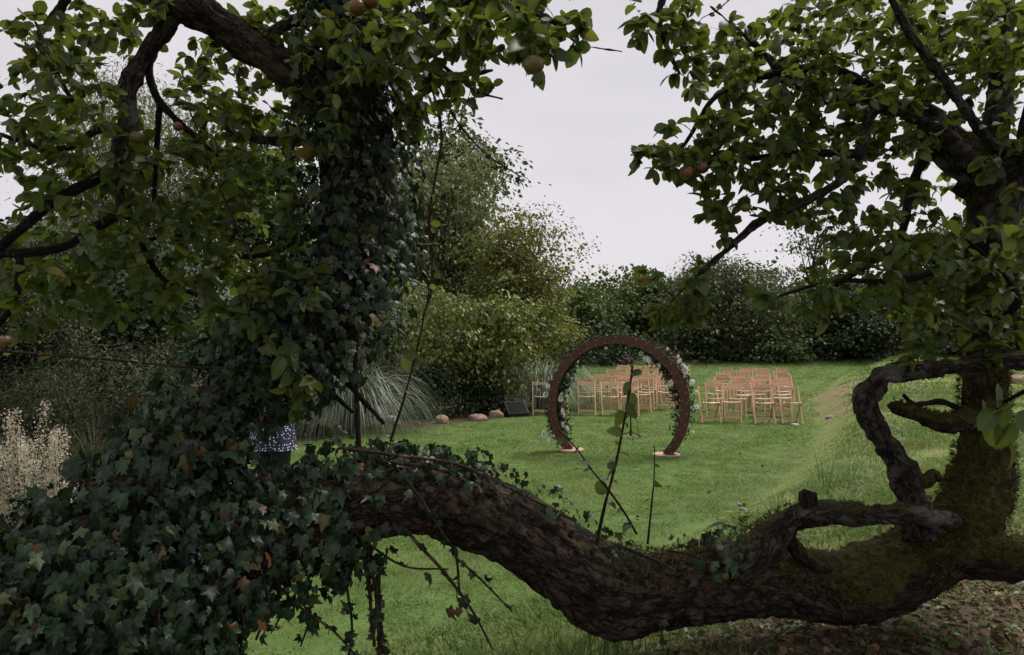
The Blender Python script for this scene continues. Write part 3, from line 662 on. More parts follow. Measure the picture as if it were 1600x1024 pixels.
# ------------------------------------------------------------------ stones at the bed edge
def rock(px, py, d, sx, sy, sz, m, label, seed, group='stones along the bed edge'):
    x = at_px(px, d); z = gz(x, d)
    u = np.linspace(0, math.pi, 13); v = np.linspace(0, 2 * math.pi, 20, endpoint=False); U, Vv = np.meshgrid(u, v, indexing='ij')
    q = np.stack([np.sin(U) * np.cos(Vv), np.sin(U) * np.sin(Vv), np.cos(U)], -1).reshape(-1, 3)
    q = np.sign(q) * np.abs(q) ** .75; q = q * (1 + .22 * fbm(q * 1.6, seed, 4))[:, None]
    i_ = np.arange(12)[:, None] * 20; j_ = np.arange(20)[None]; Fq = np.stack([i_ + j_, i_ + 20 + j_, i_ + 20 + (j_ + 1) % 20, i_ + (j_ + 1) % 20], -1).reshape(-1, 4)
    a = rng.uniform(-.4, .4); R = np.array([[math.cos(a), -math.sin(a), 0], [math.sin(a), math.cos(a), 0], [0, 0, 1]])
    o = part('stone', (q * (sx * .42, sy * .42, sz * .8)) @ R.T, Fq, m, None, True); o.location = (x, d, z + sz * .1)
    tag(o, label, 'stone', group)
rock(612, 663, 13.6, .42, .34, .20, M['greyrock'], 'pale grey block stone below the pampas grass', 1)
rock(691, 664, 13.9, .32, .28, .17, M['rock'], 'small rounded brown stone standing alone on the lawn edge', 2)
rock(747, 658, 14.4, .50, .36, .15, M['rock'], 'long low brown stone in front of the yellow bush', 3)
rock(776, 653, 14.9, .38, .3, .17, M['rock'], 'brown stone nearest to the black speaker', 4)
rock(1049, 550, 31.5, 1.0, .8, .48, M['heap'], 'large red brown boulder at the lawn end behind the arch', 5, 'boulders at the lawn end')
rock(978, 550, 31.8, .8, .6, .40, M['heap'], 'red brown boulder seen through the top of the arch', 6, 'boulders at the lawn end')
rock(1085, 553, 31.8, .45, .4, .16, M['heap'], 'small flat boulder right of the large red brown one', 7, 'boulders at the lawn end')
rock(1115, 553, 32, .4, .4, .17, M['heap'], 'small boulder farthest right at the lawn end', 8, 'boulders at the lawn end')
rock(1592, 594, 17, .6, .6, .24, M['rock'], 'brownish stone on the bank at the right edge', 9, 'stones on the bank')
rock(1240, 664, 13.6, .22, .15, .05, M['greyrock'], 'flat pale stone in the bank foot below the last chair', 10, 'stones on the bank')
rock(1296, 652, 14.2, .25, .15, .05, M['greyrock'], 'flat pale stone on the bare edge right of the chairs', 11, 'stones on the bank')

# ------------------------------------------------------------------ folding chairs
def chair_parts():
    P_ = []
    for s in (-1, 1):
        P_.append(('leg', *bar((s * .205, -.20, 0), (s * .205, .20, .80), .024, .040, (0, -1, .5)), M['chair']))
        P_.append(('leg', *bar((s * .174, .235, 0), (s * .174, -.17, .47), .022, .036, (0, 1, .8)), M['chair']))
    mb_ = MB()                                   # the top rail, bowed backwards
    for i_ in range(6):
        x0, x1 = -.192 + i_ * .064, -.192 + (i_ + 1) * .064; yb = lambda x: .178 + .022 * (1 - (x / .2) ** 2)
        mb_.add(*bar((x0, yb(x0), .752), (x1, yb(x1), .752), .016, .066))
    P_.append(('top_rail', *mb_.get()[:2], M['chair']))
    P_.append(('front_stretcher', *bar((-.192, -.148, .105), (.192, -.148, .105), .018, .034), M['chair']))
    P_.append(('rear_stretcher', *bar((-.162, .148, .10), (.162, .148, .10), .018, .03), M['chair']))
    mb_ = MB()                                   # seat slats with a dip in the middle
    for k in range(5):
        y0 = -.185 + k * .072
        for i_ in range(6):
            x0, x1 = -.16 + i_ * .32 / 6, -.16 + (i_ + 1) * .32 / 6; zs = lambda x: .448 + .014 * (x / .16) ** 2 - (y0 + .2) * .05
            mb_.add(*bar((x0, y0 + .03, zs(x0)), (x1, y0 + .03, zs(x1)), .064, .016))
    P_.append(('seat', *mb_.get()[:2], M['seatwood']))
    return P_
CH = [(nm, mesh_data(nm, V, f, False), m) for nm, V, f, m in chair_parts()]
for nm, me, m in CH: me.materials.append(m); me.transform(Matrix.Scale(.93, 4))
def add_chair(x, y, rz, label, group):
    t = thing('folding_chair', label, 'chair', (x, y, gz(x, y)), group, rz)
    t.rotation_euler = (rng.normal(0, .012), rng.normal(0, .012), rz)
    for nm, me, m in CH:
        o = bpy.data.objects.new(nm, me); C.objects.link(o); o.parent = t
    return t
ORD = ['first', 'second', 'third', 'fourth', 'fifth', 'sixth', 'seventh', 'eighth', 'ninth', 'tenth']
ROW = ['front', 'second', 'third', 'fourth', 'fifth', 'sixth', 'seventh', 'eighth', 'last']
for r in range(9):
    dy = r * 1.0; sh = (0, .02, -.02, .03, 0, .05, 0, .02, 0)[r]
    for c in range(4):
        x = 4.10 + c * .515 + r * .375 + sh + rng.normal(0, .05); y = 14.25 + dy - c * .07 + (-.15 if (r == 0 and c == 2) else 0) + rng.normal(0, .09)
        add_chair(x, y, -.27 + rng.normal(0, .11) + (.06 if c == 3 else 0), f'wooden folding chair, {ORD[c]} from left in {ROW[r]} row of the right block', 'wooden chairs of the right block')
booklet_chair = None
for r in range(9):
    cols = [.62, 1.14, 1.70, 2.17, 2.66, 3.12] if r == 0 else [1.42 + c * .50 + r * .31 for c in range(5)]
    for c, x in enumerate(cols):
        x += rng.normal(0, .05); y = (15.6 if r == 0 else 15.75) + r * .98 - (c * .03) + (.1 if (r == 0 and c < 2) else 0) + (.55 if (r == 0 and c == 5) else 0) + rng.normal(0, .05)
        o = add_chair(x, y, (-.10 if not (r == 0 and c < 2) else .05) + rng.normal(0, .11), f'wooden folding chair, {ORD[c]} from left in {ROW[r]} row of the left block', 'wooden chairs of the left block')
        if r == 0 and c == 4: booklet_chair = o
bl = booklet_chair.location
o = part('booklet', bar((-.11, 0, .0), (.11, .02, .0), .15, .012)[0], BOXF, M['paper'], None, False)
o.location = (bl.x, bl.y - .05, bl.z + .44); o.rotation_euler = (0, 0, .15); tag(o, 'white paper booklet lying on a front row chair seat', 'booklet')

# ------------------------------------------------------------------ the round wooden arch
AX, AY, AR, AZ = at_px(964, 10.05), 10.05, 1.04, .70
ayaw = -math.radians(20); az0 = gz(AX, AY)
arch = thing('round_arch', 'dark brown round wooden wedding arch on two pale discs', 'arch', (AX, AY, az0), None, ayaw)
a0 = math.asin(-(AZ - .035) / (AR - .07)); ang = np.linspace(a0, math.pi - a0, 97)
def arc_prism(r0, r1, y0, y1, angs):
    V, Fq = [], []
    for a in angs:
        for r_, y_ in ((r0, y0), (r1, y0), (r1, y1), (r0, y1)): V.append((r_ * math.cos(a), y_, AZ + r_ * math.sin(a)))
    for i_ in range(len(angs) - 1):
        for k in range(4): Fq.append((4 * i_ + k, 4 * i_ + (k + 1) % 4, 4 * i_ + 4 + (k + 1) % 4, 4 * i_ + 4 + k))
    e = 4 * (len(angs) - 1); Fq += [(3, 2, 1, 0), (e, e + 1, e + 2, e + 3)]
    return np.array(V), np.array(Fq)
for nm, r0, r1, y0, y1 in (('front_ring', AR - .128, AR, -.075, -.045), ('back_ring', AR - .128, AR, .045, .075), ('inner_band', AR - .118, AR - .10, -.045, .045), ('outer_band', AR - .03, AR - .01, -.045, .045)):
    place_mesh(nm, mesh_data(nm, *arc_prism(r0, r1, y0, y1, ang), False), M['archwood'], arch)
bme = None
for row, rr in enumerate((AR - .03, AR - .10)):
    for i_, a in enumerate(np.linspace(a0 + .08 + row * .05, math.pi - a0 - .08, 31)):
        if bme is None: bme = mesh_data('light_bulb', ico_v * (.0065, .012, .0065), ico_f); bme.materials.append(M['bulb'])
        o = bpy.data.objects.new('light_bulb', bme); C.objects.link(o); o.parent = arch
        o.location = (rr * math.cos(a), -.082, AZ + rr * math.sin(a))
for s in (-1, 1):
    th = np.linspace(0, 2 * math.pi, 40, endpoint=False); ring = np.stack([np.cos(th), np.sin(th)], -1)
    xc = s * math.cos(a0) * (AR - .07); prof = [(.19, .008), (.196, .014), (.196, .034), (.19, .04)]
    V = np.vstack([np.column_stack([xc + ring * (r_, 0) @ np.array([1, 0]), ring @ np.array([0, 1]) * r_, np.full(40, z_)]) for r_, z_ in prof] + [[(xc, 0, .04)], [(xc, 0, .008)]])
    j_ = np.arange(40); k_ = (j_ + 1) % 40
    Fq = np.vstack([np.stack([p_ * 40 + j_, p_ * 40 + k_, p_ * 40 + 40 + k_, p_ * 40 + 40 + j_], -1) for p_ in range(3)])
    Ft = np.vstack([np.stack([120 + j_, 120 + k_, np.full(40, 160)], -1), np.stack([k_, j_, np.full(40, 161)], -1)])
    place_mesh('base_disc', mesh_data('base_disc', V, [Fq, Ft], False), M['discwood'], arch)
# greenery wound round the back and inside of the ring
gar = thing('flower_garland', 'garland of green leaves and white flowers wound round the arch', 'garland', (AX, AY, az0), None, ayaw)
BASES[gar.name] = np.zeros(3)
def ringpt(a, rr, y_): return np.array([rr * math.cos(a), y_, AZ + rr * math.sin(a)])
OO, YY = [], []
for q in range(3200):
    u = rng.uniform()
    a = rng.normal(.62, .35) if u < .28 else (rng.uniform(-.45, 3.45) if u < .72 else (rng.normal(2.9, .5) if u < .9 else rng.normal(3.5, .1)))
    if a < a0 + .18 or a > math.pi - a0 - .12: continue
    rr = AR - .138 + rng.normal(0, .04) - abs(rng.normal(0, .03)) if rng.uniform() < .75 else AR + .01 + abs(rng.normal(0, .035))
    OO.append(ringpt(a, rr, rng.uniform(-.045, .13))); YY.append(rng.normal(size=3))
OO = np.array(OO); YY = np.array(YY)
X, Y, Z = leaf_frame(YY, rng.normal(size=OO.shape)); V, f = leaf_arrays(OO, X, Y, Z, rng.uniform(.035, .08, len(OO)), MEDIUM, np.zeros(len(OO), int))
place_mesh('greenery', mesh_data('greenery', V, f, False), M['garland'], gar, 'stuff')
def blossom(r_):
    mb_ = MB()
    for ring_, (nn, tilt, sc) in enumerate(((8, .25, 1), (7, .7, .8), (5, 1.1, .55))):
        for k in range(nn):
            a = 2 * math.pi * k / nn + ring_ * .4; d = np.array([math.cos(a) * math.cos(tilt), math.sin(a) * math.cos(tilt), math.sin(tilt)]); s_ = np.array([-math.sin(a), math.cos(a), 0])
            mb_.add(np.array([d * 0, d * .6 * sc + s_ * .3 * sc, d * sc + np.array((0, 0, .1)), d * .6 * sc - s_ * .3 * sc]) * r_, [(0, 1, 2), (0, 2, 3)])
    return mb_.get()[:2]
FL = mesh_data('flower', *blossom(1.0), False); FL.materials.append(M['flower'])
spots = [(.55, .06, .085), (.50, .09, .075), (.62, .08, .07), (.34, .10, .05), (.20, .11, .05), (.02, .09, .045), (.95, -.2, .07), (1.02, -.22, .06), (1.15, -.19, .05), (.78, -.2, .05), (.42, -.19, .06), (2.97, -.18, .06), (3.05, -.19, .05), (3.25, -.19, .075), (3.32, -.2, .06), (3.02, .06, .06), (2.9, .05, .04), (3.56, .10, .07), (3.62, .14, .06), (3.53, .16, .07), (3.50, -.19, .06), (3.58, -.2, .06), (3.66, .08, .05), (-.3, .08, .04), (.7, .1, .035), (1.4, -.17, .03), (1.75, -.18, .03), (2.3, -.17, .03), (2.6, -.17, .035), (1.3, .05, .025), (.85, .08, .03)]
for a, off, r_ in spots:
    o = bpy.data.objects.new('flower', FL); C.objects.link(o); o.parent = gar
    o.location = ringpt(a, AR - .0 + off if off > 0 else AR + off, -.04 + rng.uniform(-.03, .03)); o.scale = (r_,) * 3
    o.rotation_euler = (math.pi / 2 + rng.normal(0, .4), rng.normal(0, .4), rng.uniform(0, 6))

# ------------------------------------------------------------------ stage monitor, microphone stand
x, d = at_px(806, 15.2), 15.2
sp = thing('stage_speaker', 'black wedge stage speaker tilted back on the lawn by the stones', 'speaker', (x, d, gz(x, d)), None, .45)
prof = [(-.17, 0), (.17, 0), (.17, .30), (.08, .33), (-.17, .09)]
V = np.array([(sx * .25, a, b_) for sx in (-1, 1) for a, b_ in prof])
Fs = [np.array([(i_, (i_ + 1) % 5, 5 + (i_ + 1) % 5, 5 + i_) for i_ in range(5)]), np.array([(0, 2, 1), (0, 3, 2), (0, 4, 3), (5, 6, 7), (5, 7, 8), (5, 8, 9)])]
place_mesh('cabinet', mesh_data('cabinet', V, Fs, False), M['black'], sp)
place_mesh('grille', mesh_data('grille', *bar((-.22, -.047, .213), (.22, -.047, .213), .30, .012, (0, -.69, .72)), False), M['grille'], sp)
mb = MB(); mb.add(*bar((-.253, -.02, .14), (-.253, .10, .14), .012, .02)); mb.add(*bar((-.253, -.02, .17), (-.253, .10, .17), .012, .02)); V, f, _ = mb.get()
place_mesh('handle', mesh_data('handle', V, f, False), M['silver'], sp)
x2, d2 = at_px(793, 15.6), 15.6
spk2 = thing('stage_speaker', 'smaller black speaker box half hidden behind the wedge speaker', 'speaker', (x2, d2, gz(x2, d2)), None, -.3)
mb = MB(); mb.add(*bar((-.17, 0, .13), (.17, 0, .13), .26, .26)); V, f, _ = mb.get(); place_mesh('cabinet', mesh_data('cabinet', V, f, False), M['black'], spk2)
place_mesh('grille', mesh_data('grille', *bar((-.15, -.134, .13), (.15, -.134, .13), .008, .22), False), M['grille'], spk2)
x, d = at_px(985, 11.7), 11.7
ms = thing('microphone_stand', 'thin black microphone stand on three legs behind the arch', 'microphone stand', (x, d, gz(x, d)))
def stick(p, q, r0, r1, seg=8): return tube(np.array([(*p, r0), (*((np.array(p) + q) / 2), (r0 + r1) / 2), (*q, r1)]), seg)[:2]
place_mesh('pole', mesh_data('pole', *stick((0, 0, .06), np.array((0, 0, 1.0)), .013, .010)), M['black'], ms)
for k in range(3):
    a = .5 + k * 2.094
    place_mesh('leg', mesh_data('leg', *stick((0, 0, .11), np.array((.26 * math.cos(a), .26 * math.sin(a), .012)), .009, .008)), M['black'], ms)
place_mesh('hub', mesh_data('hub', *stick((0, 0, .05), np.array((0, 0, .16)), .026, .02, 12)), M['black'], ms)
place_mesh('clip', mesh_data('clip', *stick((0, 0, .98), np.array((0, -.05, 1.03)), .014, .012)), M['black'], ms)
place_mesh('microphone', mesh_data('microphone', *stick((0, .02, 1.0), np.array((0, -.17, 1.09)), .014, .024, 12)), M['black'], ms)
cb = spline([(.02, -.02, .95, .004), (.09, -.02, .7, .004), (.10, -.04, .3, .004), (.16, -.1, .012, .004), (.5, .2, .010, .004)], .04)
place_mesh('cable', mesh_data('cable', *tube(cb, 6)[:2]), M['black'], ms)

# ------------------------------------------------------------------ a person half hidden behind the ivy
pd = 6.2; pxx = at_px(428, pd); pz = gz(pxx, pd)
per = thing('person', 'person in a navy polka dot dress standing behind the ivy', 'person', (pxx, pd, pz), None, 2.6)
jv = [(0, 0, .92, .125), (0, .01, 1.12, .115), (0, .01, 1.32, .135), (0, .01, 1.42, .06), (0, -.015, 1.50, .055), (0, -.01, 1.585, .092), (0, 0, 1.64, .075)]
je = [(i_, i_ + 1) for i_ in range(6)]
for s in (-1, 1):
    b_ = len(jv); jv += [(s * .09, 0, .86, .095), (s * .10, -.01, .50, .060), (s * .10, .01, .42, .056), (s * .10, .02, .10, .038), (s * .105, -.03, .045, .04), (s * .11, -.15, .03, .034)]
    je += [(0, b_)] + [(b_ + i_, b_ + i_ + 1) for i_ in range(5)]
    b_ = len(jv); jv += [(s * .165, .01, 1.37, .055), (s * .20, .02, 1.10, .040), (s * .17, -.14, .98, .030), (s * .10, -.22, 1.02, .026)]
    je += [(2, b_)] + [(b_ + i_, b_ + i_ + 1) for i_ in range(3)]
    h_ = len(jv) - 1
    for q in range(5):
        b2 = len(jv); o1 = np.array(jv[h_][:3]) + np.array((-s * .02, -.035, .015 - q * .013)); jv += [(*o1, .009), (*(o1 + (-s * .035, -.02, -.002)), .007)]
        je += [(h_, b2), (b2, b2 + 1)]
me = bpy.data.meshes.new('body'); me.from_pydata([v[:3] for v in jv], je, [])
bo = bpy.data.objects.new('body', me); C.objects.link(bo); bo.parent = per; me.materials.append(M['skin'])
sk = bo.modifiers.new('skin', 'SKIN'); sk.use_smooth_shade = True
for v_, sv in zip(jv, me.skin_vertices[0].data): sv.radius = (v_[3], v_[3]); sv.use_root = False
me.skin_vertices[0].data[0].use_root = True
bo.modifiers.new('sub', 'SUBSURF').levels = 1; bo.modifiers['sub'].render_levels = 1
def loft(sections, seg=28):
    V = np.vstack([np.column_stack([cx + rx * np.cos(t_) * (1 + wob * np.cos(7 * t_)), cy + ry * np.sin(t_) * (1 + wob * np.cos(7 * t_)), np.full(seg, z_)]) for z_, cx, cy, rx, ry, wob in sections for t_ in [np.linspace(0, 2 * math.pi, seg, endpoint=False)]])
    n_ = len(sections); i_ = np.arange(n_ - 1)[:, None] * seg; j_ = np.arange(seg)[None]
    return V, np.stack([i_ + j_, i_ + (j_ + 1) % seg, i_ + seg + (j_ + 1) % seg, i_ + seg + j_], -1).reshape(-1, 4)
place_mesh('dress', mesh_data('dress', *loft([(.70, 0, 0, .235, .195, .05), (.8, 0, 0, .215, .18, .035), (.95, 0, 0, .195, .165, .01), (1.12, 0, .01, .155, .135, 0), (1.3, 0, .01, .185, .15, 0), (1.41, 0, .01, .15, .10, 0), (1.45, 0, .01, .085, .075, 0)])), M['dots'], per)
for s in (-1, 1): place_mesh('legging', mesh_data('legging', *loft([(.06, s * .10, .015, .056, .056, 0), (.12, s * .10, .02, .05, .05, 0), (.4, s * .10, .01, .072, .072, 0), (.5, s * .10, -.01, .075, .075, 0), (.7, s * .095, 0, .095, .095, 0)])), M['tights'], per)
for s in (-1, 1): place_mesh('shoe', mesh_data('shoe', *loft([(.0, s * .11, -.05, .05, .14, 0), (.05, s * .11, -.05, .052, .14, 0), (.085, s * .105, -.02, .045, .09, 0), (.12, s * .10, .015, .05, .055, 0)], 20)), M['black'], per)
for s in (-1, 1): place_mesh('eye', mesh_data('eye', ico_v * .010 + np.array((s * .033, -.085, 1.585)), ico_f), M['black'], per)
place_mesh('nose', mesh_data('nose', ico_v * (.012, .022, .022) + np.array((0, -.098, 1.565)), ico_f), M['skin'], per)
u_ = np.linspace(0, 1, 9); place_mesh('hair', mesh_data('hair', *loft([(1.40, 0, .06, .10, .05, .04), (1.5, 0, .045, .112, .075, .03), (1.58, 0, .03, .115, .10, .02), (1.65, 0, .015, .105, .11, .01), (1.70, 0, .01, .07, .08, 0), (1.72, 0, .01, .01, .01, 0)])), M['hair'], per)

# ------------------------------------------------------------------ the old leaning apple tree
tree_base = P(60, 1000, 1.9); tree_base[2] = gz(tree_base[0], tree_base[1]) - .05
AT = thing('apple_tree', 'old leaning apple tree with thick mossy trunk bowed across the foreground', 'tree', tuple(tree_base))
def pxl(rows):                                  # rows of (px, py, distance, radius in photo pixels)
    return [(*P(a, b_, d_), r_ * d_ / F) for a, b_, d_, r_ in rows]
nodes = []                                      # points twigs can grow from: x, y, z, r
def limb(name, rows, m, seg=24, step=.02, lump=.22, furrow=.0, seed=1, world=False, grow=True, parent=None):
    c = spline(rows if world else pxl(rows), step)
    V, f, bc = tube(c, seg, lump, furrow, seed)
    if grow: nodes.append(c[::max(1, int(.05 / step))])
    return wpart(name, V, f, m, parent or AT, True, {'bc': bc}), c
limb('trunk', [(-120, 1120, 1.75, 190), (40, 1020, 1.85, 165), (180, 935, 2.0, 130), (330, 868, 2.2, 98), (470, 812, 2.38, 76), (590, 778, 2.48, 61), (700, 784, 2.52, 59), (800, 824, 2.52, 61), (880, 877, 2.5, 66), (955, 922, 2.48, 70), (1040, 918, 2.48, 54), (1130, 909, 2.48, 53), (1215, 907, 2.5, 51), (1310, 917, 2.52, 53), (1400, 895, 2.56, 53), (1475, 845, 2.6, 53)], M['bark'], 96, .012, .13, .009, 3, grow=False)
limb('trunk', [(1040, 925, 2.48, 40), (1130, 910, 2.48, 53), (1215, 908, 2.5, 53), (1310, 918, 2.52, 55), (1400, 897, 2.56, 56), (1475, 845, 2.6, 56), (1528, 770, 2.65, 48), (1537, 690, 2.7, 38), (1537, 600, 2.72, 33), (1547, 480, 2.75, 30), (1552, 380, 2.78, 32), (1540, 290, 2.8, 30), (1518, 245, 2.82, 24), (1500, 215, 2.84, 20)], M['mossy'], 72, .014, .16, .007, 14)
limb('limb', [(1470, 850, 2.58, 40), (1520, 868, 2.5, 37), (1600, 872, 2.42, 36), (1720, 880, 2.3, 36), (1900, 880, 2.2, 32), (2100, 850, 2.15, 26), (2350, 790, 2.1, 16), (2550, 760, 2.1, 5)], M['mossy'], 36, .014, .2, .006, 5)
limb('limb', [(1150, 885, 2.44, 38), (1200, 842, 2.40, 31), (1240, 810, 2.36, 22), (1290, 800, 2.34, 18), (1350, 803, 2.34, 19), (1410, 803, 2.36, 18), (1455, 808, 2.40, 14), (1490, 815, 2.46, 10)], M['limb'], 36, .01, .32, .006, 6)
limb('limb', [(1225, 830, 2.42, 10), (1245, 862, 2.42, 14), (1275, 885, 2.43, 12), (1300, 892, 2.46, 7)], M['mossy'], 16, .01, .2, .003, 7)
limb('limb', [(1440, 830, 2.5, 28), (1425, 780, 2.46, 23), (1413, 738, 2.45, 22), (1384, 695, 2.44, 18), (1358, 655, 2.43, 17), (1354, 620, 2.42, 18), (1382, 586, 2.40, 16), (1440, 580, 2.38, 14), (1500, 572, 2.36, 13), (1560, 566, 2.35, 13), (1680, 556, 2.32, 17), (1850, 530, 2.28, 15), (2000, 470, 2.26, 11), (2150, 380, 2.26, 6), (2230, 300, 2.28, 2)], M['limb'], 36, .01, .34, .006, 8)
limb('limb', [(1425, 750, 2.45, 14), (1447, 750, 2.43, 12), (1458, 738, 2.42, 7), (1470, 752, 2.41, 4)], M['mossy'], 12, .01, .3, 0, 9)
limb('limb', [(1518, 655, 2.7, 20), (1480, 662, 2.62, 16), (1440, 650, 2.56, 13), (1398, 636, 2.52, 11), (1392, 634, 2.51, 5)], M['mossy'], 18, .01, .25, .003, 10)
limb('limb', [(1500, 640, 2.68, 5), (1470, 628, 2.62, 4.5), (1430, 632, 2.58, 4), (1412, 618, 2.55, 3)], M['twig'], 8, .012, .2, 0, 11)
limb('limb', [(1263, 800, 2.34, 7), (1265, 780, 2.33, 12), (1268, 768, 2.33, 10)], M['twig'], 12, .008, .5, 0, 12, grow=False)
# right crown limbs
RL = [
 [(1515, 260, 2.82, 26), (1485, 215, 2.84, 20), (1440, 175, 2.86, 17), (1370, 165, 2.88, 13), (1290, 145, 2.9, 11), (1230, 120, 2.86, 8), (1180, 70, 2.8, 4.5), (1110, 10, 2.7, 1.2)],
 [(1535, 300, 2.82, 34), (1550, 230, 2.86, 24), (1562, 160, 2.9, 19), (1566, 60, 2.95, 17), (1572, -60, 3.0, 15)],
 [(1545, 360, 2.76, 36), (1580, 300, 2.72, 26), (1610, 220, 2.68, 22), (1640, 100, 2.6, 20)],
 [(1500, 230, 2.84, 18), (1440, 190, 2.7, 10), (1370, 170, 2.66, 9), (1350, 220, 2.64, 8), (1330, 270, 2.62, 7), (1250, 320, 2.6, 7), (1190, 345, 2.58, 7), (1130, 395, 2.56, 5.5), (1070, 450, 2.54, 4), (1030, 490, 2.52, 2.5)],
 [(1400, 170, 2.86, 9), (1310, 110, 2.8, 7), (1215, 115, 2.74, 6), (1120, 150, 2.68, 4), (1060, 235, 2.62, 2.4), (985, 243, 2.58, .8)],
 [(1590, 250, 2.7, 12), (1540, 215, 2.6, 8), (1480, 130, 2.56, 8), (1420, 50, 2.52, 7), (1380, -30, 2.5, 6)],
 [(1520, 290, 2.8, 12), (1460, 240, 2.9, 10), (1440, 180, 3.0, 8), (1470, 90, 3.05, 7), (1470, -20, 3.1, 6)],
 [(1345, 240, 2.64, 7), (1270, 240, 2.7, 6), (1200, 245, 2.66, 5), (1100, 258, 2.62, 3)],
 [(1488, 222, 2.84, 9), (1440, 255, 2.86, 8), (1420, 320, 2.8, 7), (1400, 380, 2.72, 6), (1330, 430, 2.66, 5), (1270, 470, 2.6, 3)],
 [(1545, 420, 2.74, 8), (1480, 420, 2.6, 6), (1400, 440, 2.54, 5), (1300, 440, 2.5, 3), (1195, 470, 2.48, 2)],
 [(1560, 500, 2.74, 8), (1590, 470, 2.5, 6), (1560, 420, 2.3, 3), (1470, 340, 2.2, 1)],
 [(1060, -60, 2.5, 7), (1030, 20, 2.4, 5), (1045, 80, 2.38, 4), (1062, 115, 2.36, 2)],
]
for k, r_ in enumerate(RL): limb('limb', r_, M['limb'] if r_[0][3] > 10 else M['twig'], 20 if r_[0][3] > 10 else 10, .016, .22, .003 if r_[0][3] > 10 else 0, 30 + k)
def fuzz(rows, count, lo=-.1, size=.015):
    c = spline(pxl(rows), .02); p, r_ = c[:, :3], c[:, 3]; t_, a_, b_ = frames(p); ix = rng.choice(len(p), count, p=r_ / r_.sum()); th = rng.uniform(0, 6.283, count)
    rad = a_[ix] * np.cos(th)[:, None] + b_[ix] * np.sin(th)[:, None]; k = (rad[:, 2] > lo + rng.normal(0, .25, count)) & (vnoise((p[ix] + rad * r_[ix][:, None]) * 7, 61) > -.25)
    ix, rad = ix[k], rad[k]; O = p[ix] + rad * (r_[ix] * rng.uniform(.93, 1.05, len(ix)))[:, None] + t_[ix] * rng.uniform(-.015, .015, (len(ix), 1))
    return O, rad + rng.normal(0, .6, O.shape) + (0, 0, -.15), rng.normal(size=O.shape), size * rng.uniform(.5, 1.4, len(O))
fz = [fuzz([(1130, 910, 2.48, 52), (1215, 908, 2.5, 52), (1310, 918, 2.52, 54), (1400, 897, 2.56, 55), (1475, 845, 2.6, 55), (1528, 770, 2.65, 47), (1537, 690, 2.7, 39), (1537, 600, 2.72, 33), (1547, 480, 2.75, 31), (1552, 380, 2.78, 35)], 26000, -.3),
      fuzz([(1470, 850, 2.58, 40), (1600, 872, 2.42, 36), (1720, 880, 2.3, 36)], 4000, -.1), fuzz([(1518, 655, 2.7, 20), (1480, 662, 2.62, 16), (1440, 650, 2.56, 13), (1398, 636, 2.52, 11)], 1500, .0), fuzz([(1440, 830, 2.5, 27), (1425, 780, 2.46, 22), (1413, 738, 2.45, 21), (1384, 695, 2.44, 17)], 2500, .1),
      fuzz([(960, 920, 2.48, 66), (1040, 918, 2.48, 58), (1130, 906, 2.48, 60)], 3500, .3), fuzz([(1150, 885, 2.44, 37), (1200, 842, 2.40, 30), (1240, 810, 2.36, 21), (1350, 803, 2.34, 18)], 2500, .2)]
M['moss'] = leaf_mat('moss', [(0, (.024, .021, .006)), (.6, (.07, .060, .015)), (1, (.16, .135, .035))], (.08, .08, .02), .2, .9, .1)
O, Yv, N, s_ = [np.concatenate(z) for z in zip(*fz)]; X, Y, Z = leaf_frame(Yv, N); V, f = leaf_arrays(O, X, Y, Z, s_, [(np.array([(-.16, 0, 0), (.16, 0, 0), (0, 1, .1)]), np.array([(0, 1, 2)]))], np.zeros(len(O), int))
wpart('moss', V, f, M['moss'], AT, False, None, 'stuff')
# ivy-clad stem rising at left, with the upper limbs
limb('stem', [(90, 1010, 1.9, 150), (190, 855, 2.0, 95), (255, 745, 2.12, 58), (300, 668, 2.22, 36), (365, 604, 2.32, 30), (450, 545, 2.42, 42), (525, 470, 2.52, 62), (552, 380, 2.58, 58), (560, 250, 2.62, 52), (552, 100, 2.66, 50), (565, -60, 2.7, 48), (560, -250, 2.7, 44)], M['bark'], 48, .02, .15, .008, 20)
limb('limb', [(545, 190, 2.62, 30), (480, 130, 2.58, 29), (410, 85, 2.54, 30), (330, 28, 2.5, 31), (230, -25, 2.46, 33), (100, -90, 2.4, 38)], M['bark'], 40, .014, .2, .008, 21)
limb('limb', [(420, 55, 2.56, 10), (470, 28, 2.6, 8), (520, 20, 2.64, 7)], M['limb'], 14, .012, .15, 0, 22)
limb('limb', [(275, 15, 2.5, 15), (258, 45, 2.5, 13), (225, 95, 2.5, 13), (200, 145, 2.48, 14), (198, 215, 2.46, 16), (185, 265, 2.44, 12), (190, 320, 2.42, 8), (205, 345, 2.42, 7)], M['limb'], 24, .01, .3, .004, 23)
